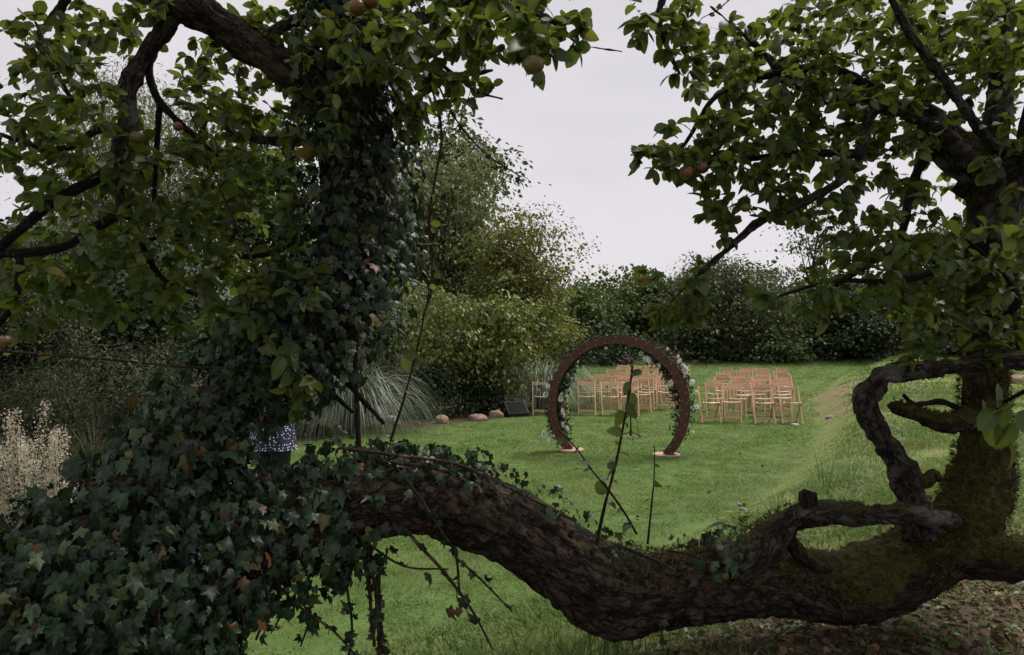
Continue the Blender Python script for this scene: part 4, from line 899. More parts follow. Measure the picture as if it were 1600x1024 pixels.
LL = [
 [(232, 85, 2.5, 6), (236, 130, 2.52, 6), (255, 165, 2.55, 6), (300, 210, 2.6, 4), (360, 260, 2.66, 3)],
 [(250, 160, 2.55, 5), (245, 230, 2.56, 4), (240, 330, 2.56, 3)],
 [(190, 250, 2.44, 9), (150, 280, 2.4, 9), (90, 310, 2.36, 8), (30, 360, 2.3, 7), (-40, 420, 2.26, 6)],
 [(195, 330, 2.42, 8), (150, 355, 2.38, 8), (100, 385, 2.36, 7), (40, 395, 2.3, 7), (-60, 400, 2.26, 6)],
 [(198, 200, 2.46, 8), (150, 205, 2.5, 6), (110, 230, 2.54, 5), (60, 230, 2.5, 4), (0, 210, 2.46, 3)],
 [(140, -65, 2.42, 12), (90, 20, 2.5, 8), (60, 60, 2.54, 6), (85, 110, 2.56, 5), (115, 160, 2.58, 3)],
 [(30, 395, 2.3, 6), (30, 440, 2.28, 6), (12, 490, 2.26, 5), (-30, 530, 2.24, 4)],
 [(540, 210, 2.6, 14), (450, 220, 2.7, 9), (370, 210, 2.8, 7), (330, 180, 2.86, 5), (300, 250, 2.86, 3)],
 [(545, 330, 2.58, 10), (460, 380, 2.66, 7), (380, 400, 2.7, 5), (280, 370, 2.66, 4), (210, 380, 2.6, 3)],
 [(205, 345, 2.42, 6), (230, 400, 2.44, 5), (260, 440, 2.46, 4), (330, 470, 2.46, 3)],
 [(560, 60, 2.64, 18), (610, 40, 2.5, 13), (690, 20, 2.36, 10), (770, 0, 2.2, 8), (860, 30, 1.95, 5), (905, 68, 1.88, 3), (972, 81, 1.84, 1.2)],
 [(560, 250, 2.6, 12), (600, 205, 2.6, 9), (640, 160, 2.56, 7), (700, 125, 2.5, 5), (770, 110, 2.45, 3)],
 [(770, 0, 2.2, 6), (830, -30, 2.1, 5), (900, -20, 2.0, 3)],
 [(640, 30, 2.45, 6), (680, 90, 2.4, 4), (740, 140, 2.36, 2.5), (785, 155, 2.33, 1.5)],
 [(430, 545, 2.36, 6), (490, 590, 2.40, 5), (552, 645, 2.44, 3)],
 [(455, 520, 2.36, 6), (520, 575, 2.38, 5.5), (600, 662, 2.42, 3)],
]
for k, r_ in enumerate(LL): limb('limb', r_, M['limb'] if r_[0][3] > 10 else M['twig'], 16 if r_[0][3] > 10 else 9, .016, .22, .003 if r_[0][3] > 10 else 0, 60 + k)
# unseen crown limbs over and behind the viewer, added to shade the foreground
for k, r_ in enumerate(([(*P(560, -240, 2.7), .11), (-.55, 2.0, 3.75, .085), (-.3, .9, 4.1, .06), (.1, -.6, 4.2, .03)], [(*P(100, -85, 2.4), .08), (-2.2, 1.5, 3.3, .06), (-2.4, .2, 3.6, .04), (-2.0, -1.2, 3.7, .02)],
        [(*P(1572, -50, 3.0), .045), (1.9, 2.2, 3.9, .04), (1.5, 1.0, 4.1, .03), (1.2, -.8, 4.2, .02)], [(*P(1640, 100, 2.6), .05), (2.4, 1.8, 3.2, .04), (2.5, .4, 3.6, .03), (2.3, -1, 3.7, .02)])):
    limb('limb', r_, M['bark'], 14, .03, .2, 0, 90 + k, world=True)
# upright water shoots
SH = [
 [(562, 722, 2.42, 8), (556, 600, 2.42, 7), (555, 500, 2.42, 6), (548, 400, 2.42, 4.5), (540, 300, 2.42, 3.5), (530, 190, 2.4, 2)],
 [(610, 690, 2.4, 6), (632, 620, 2.38, 5), (655, 530, 2.36, 4), (675, 420, 2.34, 3), (672, 340, 2.33, 2.5), (690, 290, 2.32, 1.6)],
 [(932, 850, 2.42, 5), (945, 790, 2.40, 4.2), (962, 725, 2.38, 3.6), (975, 660, 2.36, 3), (985, 600, 2.35, 2.4), (988, 572, 2.35, 3)],
 [(950, 765, 2.39, 3), (925, 735, 2.36, 2.5), (900, 700, 2.33, 2), (872, 672, 2.32, 1.4)],
 [(1012, 850, 2.42, 3), (1018, 790, 2.41, 2.4), (1022, 745, 2.40, 1.8), (1023, 698, 2.4, 1.2)],
 [(420, 490, 2.2, 3), (395, 410, 2.24, 3), (350, 310, 2.28, 3), (320, 230, 2.3, 2.6), (290, 158, 2.3, 1.6)],
 [(365, 575, 2.05, 2.6), (280, 573, 2.0, 2.8), (180, 563, 1.95, 3), (90, 556, 1.9, 3.4), (-20, 547, 1.85, 4)],
 [(948, 762, 2.39, 3), (975, 800, 2.4, 3), (995, 835, 2.41, 3)],
]
shoot_pts = [limb('shoot', [(a, b_, c_, e_ * (.36 if k == 1 else .6)) for a, b_, c_, e_ in r_], M['shoot'], 8, .015, .1, 0, 100 + k, grow=False)[1] for k, r_ in enumerate(SH)]

# twigs grown out to where the crown has leaves: (px, py, rx, ry, distance, spread, twigs)
BL = [(60, 55, 65, 45, 2.55, .3, 14), (150, 30, 60, 28, 2.6, .3, 12), (225, 10, 40, 18, 2.6, .3, 5), (85, 150, 95, 60, 2.55, .35, 30), (50, 255, 70, 60, 2.45, .35, 24), (150, 235, 85, 70, 2.6, .35, 34), (330, 120, 45, 60, 2.9, .35, 20),
 (330, 170, 65, 80, 2.85, .35, 24), (425, 190, 70, 90, 2.85, .35, 40), (300, 290, 110, 75, 2.65, .35, 44), (90, 375, 100, 65, 2.45, .35, 32), (240, 395, 120, 75, 2.55, .35, 42), (400, 350, 80, 95, 2.7, .35, 40), (450, 450, 60, 60, 2.32, .15, 22),
 (400, 500, 50, 40, 2.25, .12, 10), (30, 455, 45, 45, 2.3, .25, 7), (190, 460, 110, 40, 2.5, .3, 9), (160, 60, 80, 30, 2.9, .3, 8), (420, 40, 50, 30, 2.8, .3, 14), (490, 30, 40, 60, 2.75, .2, 14),
 (600, 60, 70, 65, 2.3, .3, 34), (690, 45, 80, 55, 2.25, .3, 36), (790, 45, 70, 50, 2.05, .25, 26), (870, 40, 45, 40, 1.85, .12, 11), (840, 85, 30, 25, 1.8, .08, 6), (715, 135, 55, 30, 2.42, .2, 12), (640, 165, 40, 50, 2.5, .2, 12), (780, -50, 180, 50, 2.1, .4, 36),
 (585, 260, 30, 70, 2.75, .2, 8), (615, 400, 25, 60, 2.75, .2, 5), (500, 200, 50, 70, 2.35, .12, 10), (505, 90, 50, 60, 2.38, .12, 10),
 (1012, 45, 25, 28, 2.38, .1, 4), (1062, 55, 30, 60, 2.4, .15, 10), (1120, 100, 60, 65, 2.65, .3, 22), (1225, 100, 90, 70, 2.85, .35, 40), (1350, 80, 100, 80, 2.9, .4, 44), (1480, 70, 90, 80, 2.95, .4, 38), (1570, 60, 50, 80, 2.75, .4, 22),
 (1105, 225, 65, 50, 2.65, .25, 26), (1055, 250, 35, 32, 2.6, .15, 8), (1200, 215, 80, 70, 2.8, .35, 38), (1300, 190, 80, 75, 2.9, .35, 42), (1420, 170, 70, 70, 2.95, .4, 22), (1170, 295, 75, 45, 2.7, .25, 22), (1270, 300, 60, 50, 2.7, .25, 14),
 (1400, 310, 55, 50, 2.85, .3, 8), (1335, 355, 60, 40, 2.65, .2, 8), (1120, 355, 30, 25, 2.58, .1, 4), (1570, 270, 40, 90, 2.8, .3, 15), (1450, 400, 90, 50, 2.65, .3, 22), (1560, 420, 50, 80, 2.45, .25, 16), (1340, 445, 80, 40, 2.58, .2, 15), (1215, 462, 30, 18, 2.49, .08, 4), (1275, 480, 30, 20, 2.5, .08, 4),
 (1090, 440, 30, 30, 2.55, .08, 5), (1060, 490, 40, 18, 2.53, .08, 7), (1018, 432, 14, 14, 2.52, .05, 2), (1470, 510, 55, 30, 2.5, .15, 9), (1440, 562, 35, 20, 2.42, .08, 5), (1555, 540, 30, 30, 2.4, .1, 5), (1545, 390, 60, 40, 2.15, .1, 6),
 (1000, 243, 16, 10, 2.6, .05, 3), (60, 470, 70, 50, 2.35, .25, 12), (200, 440, 110, 50, 2.5, .25, 16), (340, 470, 80, 55, 2.45, .2, 16), (455, 560, 40, 50, 2.15, .08, 7), (480, 620, 30, 40, 2.2, .06, 4),
 (1400, 250, 110, 80, 3.2, .25, 20), (1480, 190, 100, 100, 3.25, .3, 30), (1555, 330, 55, 120, 3.1, .2, 18), (1470, 440, 110, 70, 3.0, .25, 24), (1370, 410, 80, 60, 2.9, .2, 9), (1590, 470, 40, 60, 2.9, .2, 10), (1330, 20, 120, 40, 3.1, .3, 20), (1540, 30, 80, 60, 3.1, .3, 16),
 (250, -140, 330, 90, 2.55, .6, 46), (600, -130, 150, 80, 2.6, .5, 26), (1250, -140, 330, 100, 2.8, .6, 60), (1700, 200, 70, 250, 2.6, .4, 30), (-120, 250, 90, 250, 2.4, .4, 30)]
att = []
for px, py, rx, ry, d, dd, k in BL:
    k = int(k * (1.55 if px < 940 else 2.1) + .5)
    a = rng.uniform(0, 2 * math.pi, k); r_ = np.sqrt(rng.uniform(0, 1, k))
    for q in range(k): att.append(P(px + 1.08 * rx * r_[q] * math.cos(a[q]), py + 1.08 * ry * r_[q] * math.sin(a[q]), d + rng.uniform(-dd, dd)))
for q in range(520): att.append(np.array([rng.uniform(-3.4, 3.6), rng.uniform(-3.4, 1.7), rng.uniform(3.0, 4.5)]))  # unseen twigs overhead and behind, added as a shading canopy
att = np.array(att)
ND = np.vstack(nodes); dist = np.array([np.min(np.linalg.norm(ND[:, :3] - a, axis=1)) for a in att]); att = att[np.argsort(dist)]
NP = ND[:, :3].copy(); NR = ND[:, 3].copy()
tw = MB(); LO, LY, LN, LS = [], [], [], []
def leaf_at(p, outward, size, tilt=.55):
    Yv = outward + rng.normal(0, .35, 3) + np.array((0, 0, -.35))
    LO.append(p); LY.append(Yv); LN.append(np.array((0, 0, .75)) + rng.normal(0, tilt, 3)); LS.append(size * rng.uniform(.5, 1.3))
for a in att:
    dd = np.linalg.norm(NP - a, axis=1) + NR * .5 + .1 * np.clip(NP[:, 2] - a[2], -1, 1) * -1
    j = int(np.argmin(dd)); s0 = NP[j]; ln = np.linalg.norm(a - s0)
    if ln < .02: continue
    r0 = min(NR[j] * .7, .0016 + .008 * ln); side = rng.normal(0, .12 * ln, 3)
    ctrl = [(*s0, r0), (*(s0 * .6 + a * .4 + side + (0, 0, .04 * ln)), r0 * .75), (*(s0 * .25 + a * .75 + side * .6 + (0, 0, .03 * ln)), r0 * .55), (*a, max(.0009, r0 * .3))]
    sp_ = spline(ctrl, max(.02, ln / 9)); V, f, bc = tube(sp_, 5, 0, 0); tw.add(V, f, bc=bc)
    NP = np.vstack([NP, sp_[1:, :3]]); NR = np.concatenate([NR, sp_[1:, 3]])
    dr = unit(a - s0); L0 = min(ln, .30); nl = int(L0 / .036) + 1
    for q in range(nl):
        t_ = 1 - q * .036 / ln
        if t_ < .12: break
        p = sp_[int(t_ * (len(sp_) - 1)), :3]; az = rng.uniform(0, 6.28); o_ = np.array([math.cos(az), math.sin(az), rng.uniform(-.2, .5)])
        leaf_at(p, o_ * .9 + dr * .5, .046)
        if rng.uniform() < .35: leaf_at(p, -o_ * .9 + dr * .5, .042)
    for q in range(rng.integers(3, 6)):
        az = rng.uniform(0, 6.28); leaf_at(a, np.array([math.cos(az), math.sin(az), .1]) * .8 + dr * .6, .049)
for c, every, size, t0 in zip(shoot_pts, (.05, .075, .036, .045, .06, .09, .11, .06), (.065, .048, .054, .046, .038, .055, .042, .042), (.35, .2, .25, .2, .3, 0, .05, .2)):
    s_ = np.concatenate([[0], np.cumsum(np.linalg.norm(np.diff(c[:, :3], axis=0), axis=1))])
    for q, u in enumerate(np.arange(s_[-1] * t0, s_[-1], every)):
        p = np.array([np.interp(u, s_, c[:, i_]) for i_ in range(3)]); az = q * 2.4 + rng.uniform(-.4, .4)
        leaf_at(p, np.array([math.cos(az), math.sin(az), .25]) * .9, size, .6)
        if size > .08 and rng.uniform() < .7: leaf_at(p, np.array([math.cos(az + 2.5), math.sin(az + 2.5), .25]), size)
for px, py, d in ((1570, 630, 1.9), (1590, 612, 1.88), (1555, 640, 1.9), (1545, 655, 1.92), (1585, 660, 1.9), (1600, 640, 1.86), (1535, 625, 1.92), (1560, 600, 1.9), (1575, 690, 1.9)):
    LO.append(P(px, py, d)); LY.append(np.array((rng.uniform(-.8, .3), -.2, -.6))); LN.append(np.array((.35, -.25, .85)) + rng.normal(0, .25, 3)); LS.append(.075)
V, f, at = tw.get(); wpart('twigs', V, f, M['twig'], AT, True, at, 'stuff')
limb('shoot', [(1640, 590, 1.8, 4), (1600, 612, 1.85, 3.5), (1565, 630, 1.9, 2.5)], M['twig'], 8, .012, .1, 0, 140, grow=False)
LO, LY, LN, LS = map(np.array, (LO, LY, LN, LS))
ppx, ppy, pdp = project(LO); k = ~((pdp < .9) & (pdp > -.6) & (np.abs(LO[:, 2] - 1.62) < .9)); LO, LY, LN, LS = LO[k], LY[k], LN[k], LS[k]
leaves_on(AT, LO, LY, LN, LS, APPLE_LEAF, M['apple_leaf'])
print('apple leaves', len(LO), 'twigs', len(att))
# apples
def apple_mesh():
    u = np.linspace(0, math.pi, 11); v = np.linspace(0, 2 * math.pi, 14, endpoint=False); U, Vv = np.meshgrid(u, v, indexing='ij')
    r_ = 1 - .35 * np.exp(-(U / .32) ** 2) - .2 * np.exp(-((math.pi - U) / .35) ** 2); w = .97 + .05 * np.cos(U)
    q = np.stack([r_ * np.sin(U) * np.cos(Vv) * w, r_ * np.sin(U) * np.sin(Vv) * w, r_ * np.cos(U) * .92], -1).reshape(-1, 3)
    i_ = np.arange(10)[:, None] * 14; j_ = np.arange(14)[None]
    return mesh_data('apple', q, np.stack([i_ + j_, i_ + 14 + j_, i_ + 14 + (j_ + 1) % 14, i_ + (j_ + 1) % 14], -1).reshape(-1, 4))
AM = apple_mesh(); AM.materials.append(M['apple'])
ST = mesh_data('stalk', *stick((0, 0, .75), np.array((.1, 0, 1.6)), .06, .045, 5)); ST.materials.append(M['twig'])
for px, py, d, r_ in ((1073, 271, 2.45, 13), (1096, 262, 2.46, 13), (278, 198, 2.4, 9), (365, 300, 2.4, 10), (380, 305, 2.42, 9), (278, 312, 2.4, 8), (834, 102, 1.72, 20), (558, 12, 2.1, 16), (578, 2, 2.12, 15), (8, 533, 1.8, 12), (1165, 325, 2.5, 9), (1255, 345, 2.5, 9), (128, 148, 2.4, 7), (1385, 342, 2.6, 6), (215, 215, 2.36, 13), (1000, 437, 2.5, 7), (150, 400, 2.3, 12), (1240, 78, 2.5, 8), (1275, 22, 2.6, 8)):
    o = bpy.data.objects.new('apple', AM); C.objects.link(o); o.parent = AT; o.location = P(px, py, d) - tree_base; o.scale = (r_ * .86 * d / F,) * 3
    o.rotation_euler = (rng.normal(0, .2), rng.normal(0, .2), rng.uniform(0, 6))
    s_ = bpy.data.objects.new('stalk', ST); C.objects.link(s_); s_.parent = o

# ------------------------------------------------------------------ ivy
IV = thing('ivy', 'dark green ivy smothering the leaning stem and the left of the trunk', 'ivy', tuple(tree_base))
IO, IY, IN, IS = [], [], [], []
def ivy_on(rows, count, size, lo=-1.0, thick=.085, keep=None):
    c = spline(pxl(rows), .03); p, r_ = c[:, :3], c[:, 3]; t_, a_, b_ = frames(p)
    wgt = r_ / r_.sum(); ix = rng.choice(len(p), count, p=wgt); th = rng.uniform(0, 2 * math.pi, count)
    rad = a_[ix] * np.cos(th)[:, None] + b_[ix] * np.sin(th)[:, None]
    tocam = unit(EYE - p[ix]); k = ((rad * tocam).sum(1) > -.55) & (rad[:, 2] > lo)
    ix, rad = ix[k], rad[k]; n_ = len(ix)
    bump_ = vnoise(p[ix] * 9 + rad * 2, 77) * .035
    O = p[ix] + rad * (r_[ix] + bump_ + rng.uniform(-.9, 1, n_) * thick)[:, None] + t_[ix] * rng.normal(0, .02, n_)[:, None]
    N = rad * .8 + np.array((0, 0, .40)) + rng.normal(0, .40, (n_, 3)); Yv = np.array((0, 0, -.9)) + rad * .3 + rng.normal(0, .36, (n_, 3))
    IO.append(O); IY.append(Yv); IN.append(N); IS.append(size * rng.uniform(.42, 1.3, n_))
ivy_on([(570, -120, 2.7, 74), (550, 100, 2.66, 72), (562, 250, 2.62, 70), (552, 380, 2.58, 78), (525, 470, 2.52, 86), (450, 545, 2.42, 72), (365, 604, 2.32, 60)], 5400, .040)
ivy_on([(450, 545, 2.42, 64), (365, 604, 2.32, 55), (305, 672, 2.22, 62), (255, 750, 2.12, 84), (195, 860, 2.0, 125), (110, 1010, 1.9, 175), (60, 1110, 1.85, 210)], 4100, .046)
ivy_on([(40, 1030, 1.85, 180), (180, 935, 2.0, 150), (330, 868, 2.2, 110), (440, 846, 2.35, 68), (520, 800, 2.42, 66)], 3300, .045)
ivy_on([(300, 790, 2.1, 78), (370, 805, 2.2, 62), (450, 800, 2.35, 40)], 600, .043)
ivy_on([(430, 840, 2.36, 58), (520, 768, 2.44, 72), (600, 762, 2.48, 66), (690, 768, 2.52, 66), (740, 785, 2.52, 66)], 1250, .043, .45, .035)
ivy_on([(740, 785, 2.52, 68), (830, 835, 2.52, 70), (900, 880, 2.5, 72), (980, 915, 2.48, 66)], 420, .030, .62, .012)
ivy_on([(500, 810, 2.4, 74), (580, 790, 2.47, 70)], 160, .06, -.9, .03)
vn = 0
def strand(rows, every, size, rpx=None, dead=False):
    c = spline(pxl(rows), .02); V, f, bc = tube(c, 6, .15); wpart('vine_stem', V, f, M['vine'], IV, True, {'bc': bc})
    s_ = np.concatenate([[0], np.cumsum(np.linalg.norm(np.diff(c[:, :3], axis=0), axis=1))])
    for u in np.arange(.03, s_[-1], every):
        p = np.array([np.interp(u, s_, c[:, i_]) for i_ in range(3)]) + rng.normal(0, .006, 3)
        IO.append(p[None]); IY.append((rng.normal(0, .6, 3) + np.array((0, 0, -.5)))[None]); IN.append((rng.normal(0, .6, 3) + np.array((0, -.7, .4)))[None]); IS.append(np.array([size * rng.uniform(.55, 1.2)]))
strand([(622, 35, 2.45, 2), (650, 90, 2.42, 2), (675, 140, 2.4, 2), (690, 210, 2.38, 2), (680, 280, 2.36, 2), (670, 350, 2.36, 1.8), (676, 440, 2.36, 1.8), (660, 500, 2.36, 1.6)], .10, .028)
strand([(655, 65, 2.4, 1.8), (700, 165, 2.36, 1.6), (730, 210, 2.35, 1.5), (765, 245, 2.34, 1.4), (815, 277, 2.33, 1)], .045, .028)
strand([(590, 95, 2.45, 1.6), (630, 165, 2.42, 1.5), (665, 200, 2.4, 1)], .08, .022)
strand([(593, 870, 2.4, 4), (590, 930, 2.38, 5), (594, 1000, 2.36, 5), (590, 1060, 2.35, 5)], .016, .05)
strand([(575, 850, 2.36, 3), (578, 930, 2.34, 3), (585, 1010, 2.33, 3)], .035, .05)
strand([(545, 850, 2.38, 2), (540, 900, 2.38, 2), (550, 980, 2.38, 2), (540, 1050, 2.38, 2)], .035, .045)
strand([(500, 860, 2.3, 2), (480, 910, 2.3, 2), (485, 960, 2.3, 2), (470, 1010, 2.3, 1.5)], .035, .05)
strand([(440, 880, 2.25, 2), (450, 930, 2.24, 2), (430, 980, 2.22, 1.5)], .028, .055)
strand([(420, 900, 2.2, 2), (470, 950, 2.2, 2), (520, 985, 2.2, 2), (560, 1030, 2.2, 1.5)], .035, .045)
strand([(360, 920, 2.05, 2), (380, 970, 2.0, 2), (370, 1040, 2.0, 2)], .03, .06)
strand([(400, 870, 2.1, 2), (420, 940, 2.06, 2), (400, 1000, 2.04, 2)], .03, .06)
strand([(588, 765, 2.4, 3.5), (640, 835, 2.36, 3), (690, 890, 2.34, 2.6), (735, 950, 2.32, 2), (770, 1015, 2.3, 1.4)], .11, .05)
strand([(610, 720, 2.4, 2.4), (650, 770, 2.36, 2.4), (690, 830, 2.36, 2), (712, 868, 2.36, 2), (718, 930, 2.36, 2)], .05, .045)
strand([(710, 870, 2.36, 2), (745, 900, 2.34, 1.6), (800, 955, 2.32, 1.2)], .05, .04)
strand([(530, 700, 2.3, 3), (620, 712, 2.36, 3), (720, 728, 2.4, 3), (820, 775, 2.42, 2.4), (900, 815, 2.42, 2)], .05, .045)
strand([(470, 745, 2.25, 3), (520, 800, 2.3, 2.6), (620, 880, 2.34, 2), (700, 890, 2.34, 1.5)], .09, .05)
strand([(590, 720, 2.38, 3), (690, 735, 2.42, 3), (760, 770, 2.42, 2.6), (800, 780, 2.44, 2)], .12, .03)
strand([(690, 770, 2.42, 2), (700, 820, 2.44, 2), (735, 850, 2.44, 1.5)], .10, .035)
strand([(960, 850, 2.38, 3), (1010, 870, 2.38, 3), (1060, 893, 2.4, 2.4)], .14, .03)
strand([(995, 870, 2.38, 2.4), (1010, 920, 2.36, 2), (1030, 975, 2.36, 1.6), (1040, 1040, 2.36, 1.2)], .10, .028)
strand([(300, 690, 2.0, 3), (298, 740, 1.98, 2.4), (306, 760, 1.98, 2)], .2, .03)
strand([(250, 830, 1.8, 2), (250, 900, 1.8, 2), (247, 990, 1.8, 2)], .25, .05)
IO, IY, IN, IS = map(np.concatenate, (IO, IY, IN, IS))
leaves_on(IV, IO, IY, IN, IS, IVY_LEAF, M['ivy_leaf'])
print('ivy leaves', len(IO))
mb = MB(); DX = []
for px, py, d, s_ in ((700, 950, 2.33, .07), (725, 940, 2.33, .065), (712, 962, 2.32, .06), (175, 832, 1.75, .05), (350, 802, 1.9, .05), (593, 755, 2.38, .055), (505, 735, 2.36, .05), (530, 660, 2.3, .045), (130, 770, 1.9, .05), (255, 860, 1.72, .05), (385, 905, 2.0, .06), (60, 980, 1.6, .06), (360, 980, 1.8, .075), (470, 730, 2.3, .05), (640, 735, 2.42, .045), (420, 745, 2.2, .05), (560, 712, 2.4, .05)):
    DX.append((P(px, py, d), s_))
O = np.array([a for a, b_ in DX]); sz = .72 * np.array([b_ for a, b_ in DX]); k_ = len(O)
for i_ in range(k_):
    X, Y, Z = leaf_frame(rng.normal(0, .5, (1, 3)) + (0, 0, -.6), rng.normal(0, .4, (1, 3)) + (0, -1, .3)); V, f = leaf_arrays(O[i_:i_ + 1], X, Y, Z, sz[i_:i_ + 1], [IVY_LEAF[4]], np.zeros(1, int))
    wpart('dead_leaf', V, f, M['dead_leaf'], IV)['label'] = 'curled brown dead leaf caught in the ivy'
IV2 = thing('ivy', 'small ivy sprig creeping over the trunk below the mossy side limb', 'ivy', tuple(P(1100, 880, 2.44)))
IO, IY, IN, IS = [], [], [], []
ivy_on([(1070, 905, 2.46, 58), (1120, 900, 2.46, 60), (1180, 870, 2.44, 50)], 130, .036, .1, .012)
IO, IY, IN, IS = map(np.concatenate, (IO, IY, IN, IS)); leaves_on(IV2, IO, IY, IN, IS, IVY_LEAF, M['ivy_leaf'])
V, f, bc = tube(spline(pxl([(1040, 860, 2.4, 2), (1085, 868, 2.38, 2), (1115, 885, 2.38, 2), (1160, 860, 2.38, 1.5)]), .02), 6); wpart('vine_stem', V, f, M['vine'], IV2, True, {'bc': bc})

# ------------------------------------------------------------------ white seed heads at the left edge
for bx, by, hgt, wid, nst, lb in ((38, 900, 1.2, .24, 30, 'tall plant with fluffy white seed heads and red stems at the left edge'), (95, 880, .95, .10, 9, 'smaller fluffy seeding plant right of the tall white one')):
    b0 = P(bx, by, 4.6); t = thing('seeding_plant', lb, 'plant', tuple(b0), 'white seeding plants')
    st = MB(); OO = []; fol = []
    for q in range(nst):
        a = rng.uniform(0, 6.28); r_ = wid * math.sqrt(rng.uniform()); top = b0 + (math.cos(a) * r_, math.sin(a) * r_, hgt * rng.uniform(.65, 1.0) * (1 - .35 * (r_ / wid) ** 2))
        sp_ = spline([(*(b0 + (math.cos(a) * r_ * .35, math.sin(a) * r_ * .35, 0)), .005), (*(b0 * .45 + top * .55 + (0, 0, .02)), .004), (*top, .002)], .08); V, f, bc = tube(sp_, 5); st.add(V, f, bc=bc)
        for k in range(420):
            u = rng.uniform(.5, 1.03); c = b0 + (top - b0) * u; OO.append(c + rng.normal(0, .016 + .03 * (1.05 - u), 3))
        for k in range(26):
            u = rng.uniform(.1, .9); fol.append(b0 + (top - b0) * u + rng.normal(0, .03, 3))
    V, f, at = st.get(); wpart('stems', V, f, M['shoot'], t, True, at, 'stuff')
    OO = np.array(OO); X, Y, Z = leaf_frame(rng.normal(size=OO.shape), rng.normal(size=OO.shape)); V, f = leaf_arrays(OO, X, Y, Z, rng.uniform(.006, .017, len(OO)), DIAMOND, np.zeros(len(OO), int)); wpart('seed_fluff', V, f, M['fluff'], t, False, None, 'stuff')
    OO = np.array(fol); X, Y, Z = leaf_frame(rng.normal(size=OO.shape), rng.normal(size=OO.shape)); V, f = leaf_arrays(OO, X, Y, Z, rng.uniform(.03, .06, len(OO)), NARROW, np.zeros(len(OO), int)); wpart('leaves', V, f, M['hedge'], t, False, None, 'stuff')

# ------------------------------------------------------------------ tufts and weeds on the bank, fallen leaves
def on_ground(px, py):                          # where the sight line of a photo point meets the ground
    v = unit(P(px, py, 1.0) - EYE); t_ = np.linspace(.8, 60, 4000); q = EYE + v * t_[:, None]; i_ = np.argmax(q[:, 2] < ground(q[:, 0], q[:, 1]))
    return q[i_]
for px, py, hgt, nn, lb in ((1290, 770, .40, 60, 'tall coarse grass tuft on the bank above the mossy limb'), (1330, 755, .34, 50, 'coarse grass tuft between the tall tuft and the curled limb'), (1215, 800, .26, 60, 'broad grass tuft at the bank edge left of the mossy limb'), (1400, 590, .5, 80, 'pale leafy weed clump beyond the curled limb'), (1310, 800, .25, 50, 'low grass tuft directly behind the mossy limb')):
    g_ = on_ground(px, py); t = thing('grass_tuft', lb, 'grass tuft', tuple(g_), 'tufts on the bank'); V, f = ribbons(g_, nn, hgt, .008 if py > 700 else .03, .45, .7, 5); wpart('blades', V, f, M['rough'], t, True, None, 'stuff')
for px, py, lb in ((1130, 838, 'broad leaved weed at the bank edge above the ivy sprig'), (1165, 822, 'broad leaved weed right of its neighbour at the bank edge'), (1160, 800, 'small broad leaved weed on the lawn side of the bank')):
    g_ = on_ground(px, py); t = thing('weed', lb, 'weed', tuple(g_), 'weeds on the bank'); OO = np.repeat(g_[None], 14, 0) + rng.normal(0, .03, (14, 3)) + (0, 0, .06)
    az = rng.uniform(0, 6.28, 14); leaves_on(t, OO, np.stack([np.cos(az), np.sin(az), np.full(14, .45)], -1), np.tile((0, 0, 1.0), (14, 1)), rng.uniform(.05, .10, 14), APPLE_LEAF, M['apple_leaf'], most=14)
# litter
x, y = scatter(1.5, 5.2, 1300); li = litter_at(x, y); k = (li > rng.uniform(.25, 1, len(x))) & (bank_side(x, y) > .3); x, y = x[k], y[k]
O = np.stack([x, y, ground(x, y) + rng.uniform(.004, .03, len(x))], -1); az = rng.uniform(0, 6.28, len(x))
X, Y, Z = leaf_frame(np.stack([np.cos(az), np.sin(az), rng.normal(0, .3, len(x))], -1), np.array((0, 0, 1.0)) + rng.normal(0, .35, O.shape)); V, f = leaf_arrays(O, X, Y, Z, rng.uniform(.012, .036, len(x)), APPLE_LEAF, rng.integers(0, 4, len(x)))
x, y = scatter(3, 10, 4); k = bank_side(x, y) < 0; x, y = x[k], y[k]; O = np.stack([x, y, ground(x, y) + .03], -1); az = rng.uniform(0, 6.28, len(x))
X, Y, Z = leaf_frame(np.stack([np.cos(az), np.sin(az), rng.normal(0, .3, len(x))], -1), np.array((0, 0, 1.0)) + rng.normal(0, .35, O.shape)); V2, f2 = leaf_arrays(O, X, Y, Z, rng.uniform(.02, .05, len(x)), APPLE_LEAF, rng.integers(0, 4, len(x)))
f = np.concatenate([f[0], f2[0] + len(V)]); V = np.concatenate([V, V2])
part('leaf_litter', V, f, M['dead_leaf'], None, True, None, 'stuff')
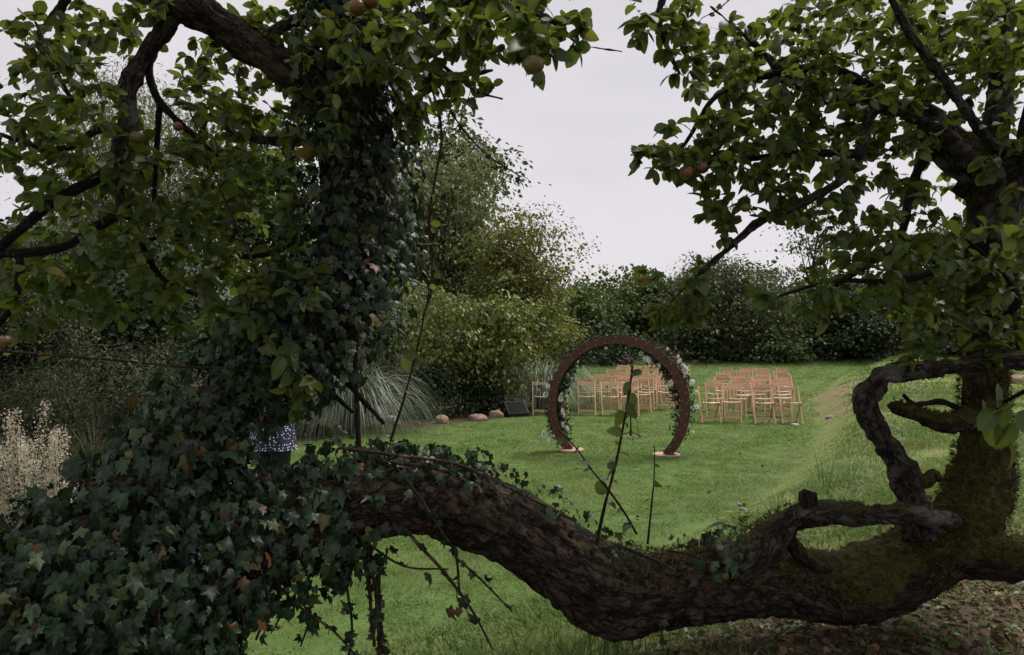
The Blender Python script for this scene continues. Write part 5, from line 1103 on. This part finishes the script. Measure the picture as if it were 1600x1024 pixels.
x, y = scatter(1.5, 5, 170); li = litter_at(x, y); k = (li > rng.uniform(.1, .9, len(x))) & (bank_side(x, y) > .3); x, y = x[k], y[k]
O = np.stack([x, y, ground(x, y) + .01], -1); O = np.repeat(O, 4, 0) + rng.normal(0, .018, (len(O) * 4, 3)) * (1, 1, .4); az = rng.uniform(0, 6.28, len(O))
X, Y, Z = leaf_frame(np.stack([np.cos(az), np.sin(az), np.full(len(O), .3)], -1), np.tile((0, 0, 1.0), (len(O), 1)) + rng.normal(0, .3, O.shape)); V, f = leaf_arrays(O, X, Y, Z, rng.uniform(.015, .045, len(O)), APPLE_LEAF, rng.integers(0, 4, len(O)))
part('ground_weeds', V, f, M['apple_leaf'], None, True, None, 'stuff')
DL = []
for pv, pf, _ in APPLE_LEAF[1:]:
    me = mesh_data('fallen_leaf', pv, pf); me.materials.append(M['dead_leaf']); DL.append(me)
FALLEN = ((1425, 1008, 'orange brown fallen leaf at the bottom edge below the trunk'), (1505, 975, 'brown fallen leaf on bare soil below the right branch'), (1270, 1010, 'curled fallen leaf under the lowest sag of the mossy trunk'), (1130, 1010, 'fallen leaf in the grass just right of the trunk elbow'), (1370, 835, 'fallen leaf on the grass framed by the low mossy limb and trunk'),
          (1398, 842, 'smaller fallen leaf beside the forking of the low mossy limb'), (1570, 838, 'fallen leaf on the bank right of the mossy upright trunk'), (1550, 1000, 'fallen leaf in the leaf litter near the lower right corner'), (1340, 1000, 'fallen leaf at the border of grass and leaf litter'), (1580, 955, 'fallen leaf close under the branch leaving at the right'), (1250, 845, 'fallen leaf behind the trunk at the root of the low limb'))
for q, (px, py, lb) in enumerate(FALLEN):
    g_ = on_ground(px, py); o = bpy.data.objects.new('fallen_leaf', DL[q % 3]); C.objects.link(o); o.location = g_ + (0, 0, .02); o.scale = (rng.uniform(.05, .075),) * 3
    o.rotation_euler = (rng.normal(0, .4), rng.normal(0, .4), rng.uniform(0, 6.28)); tag(o, lb, 'leaf', 'fallen leaves under the apple tree')
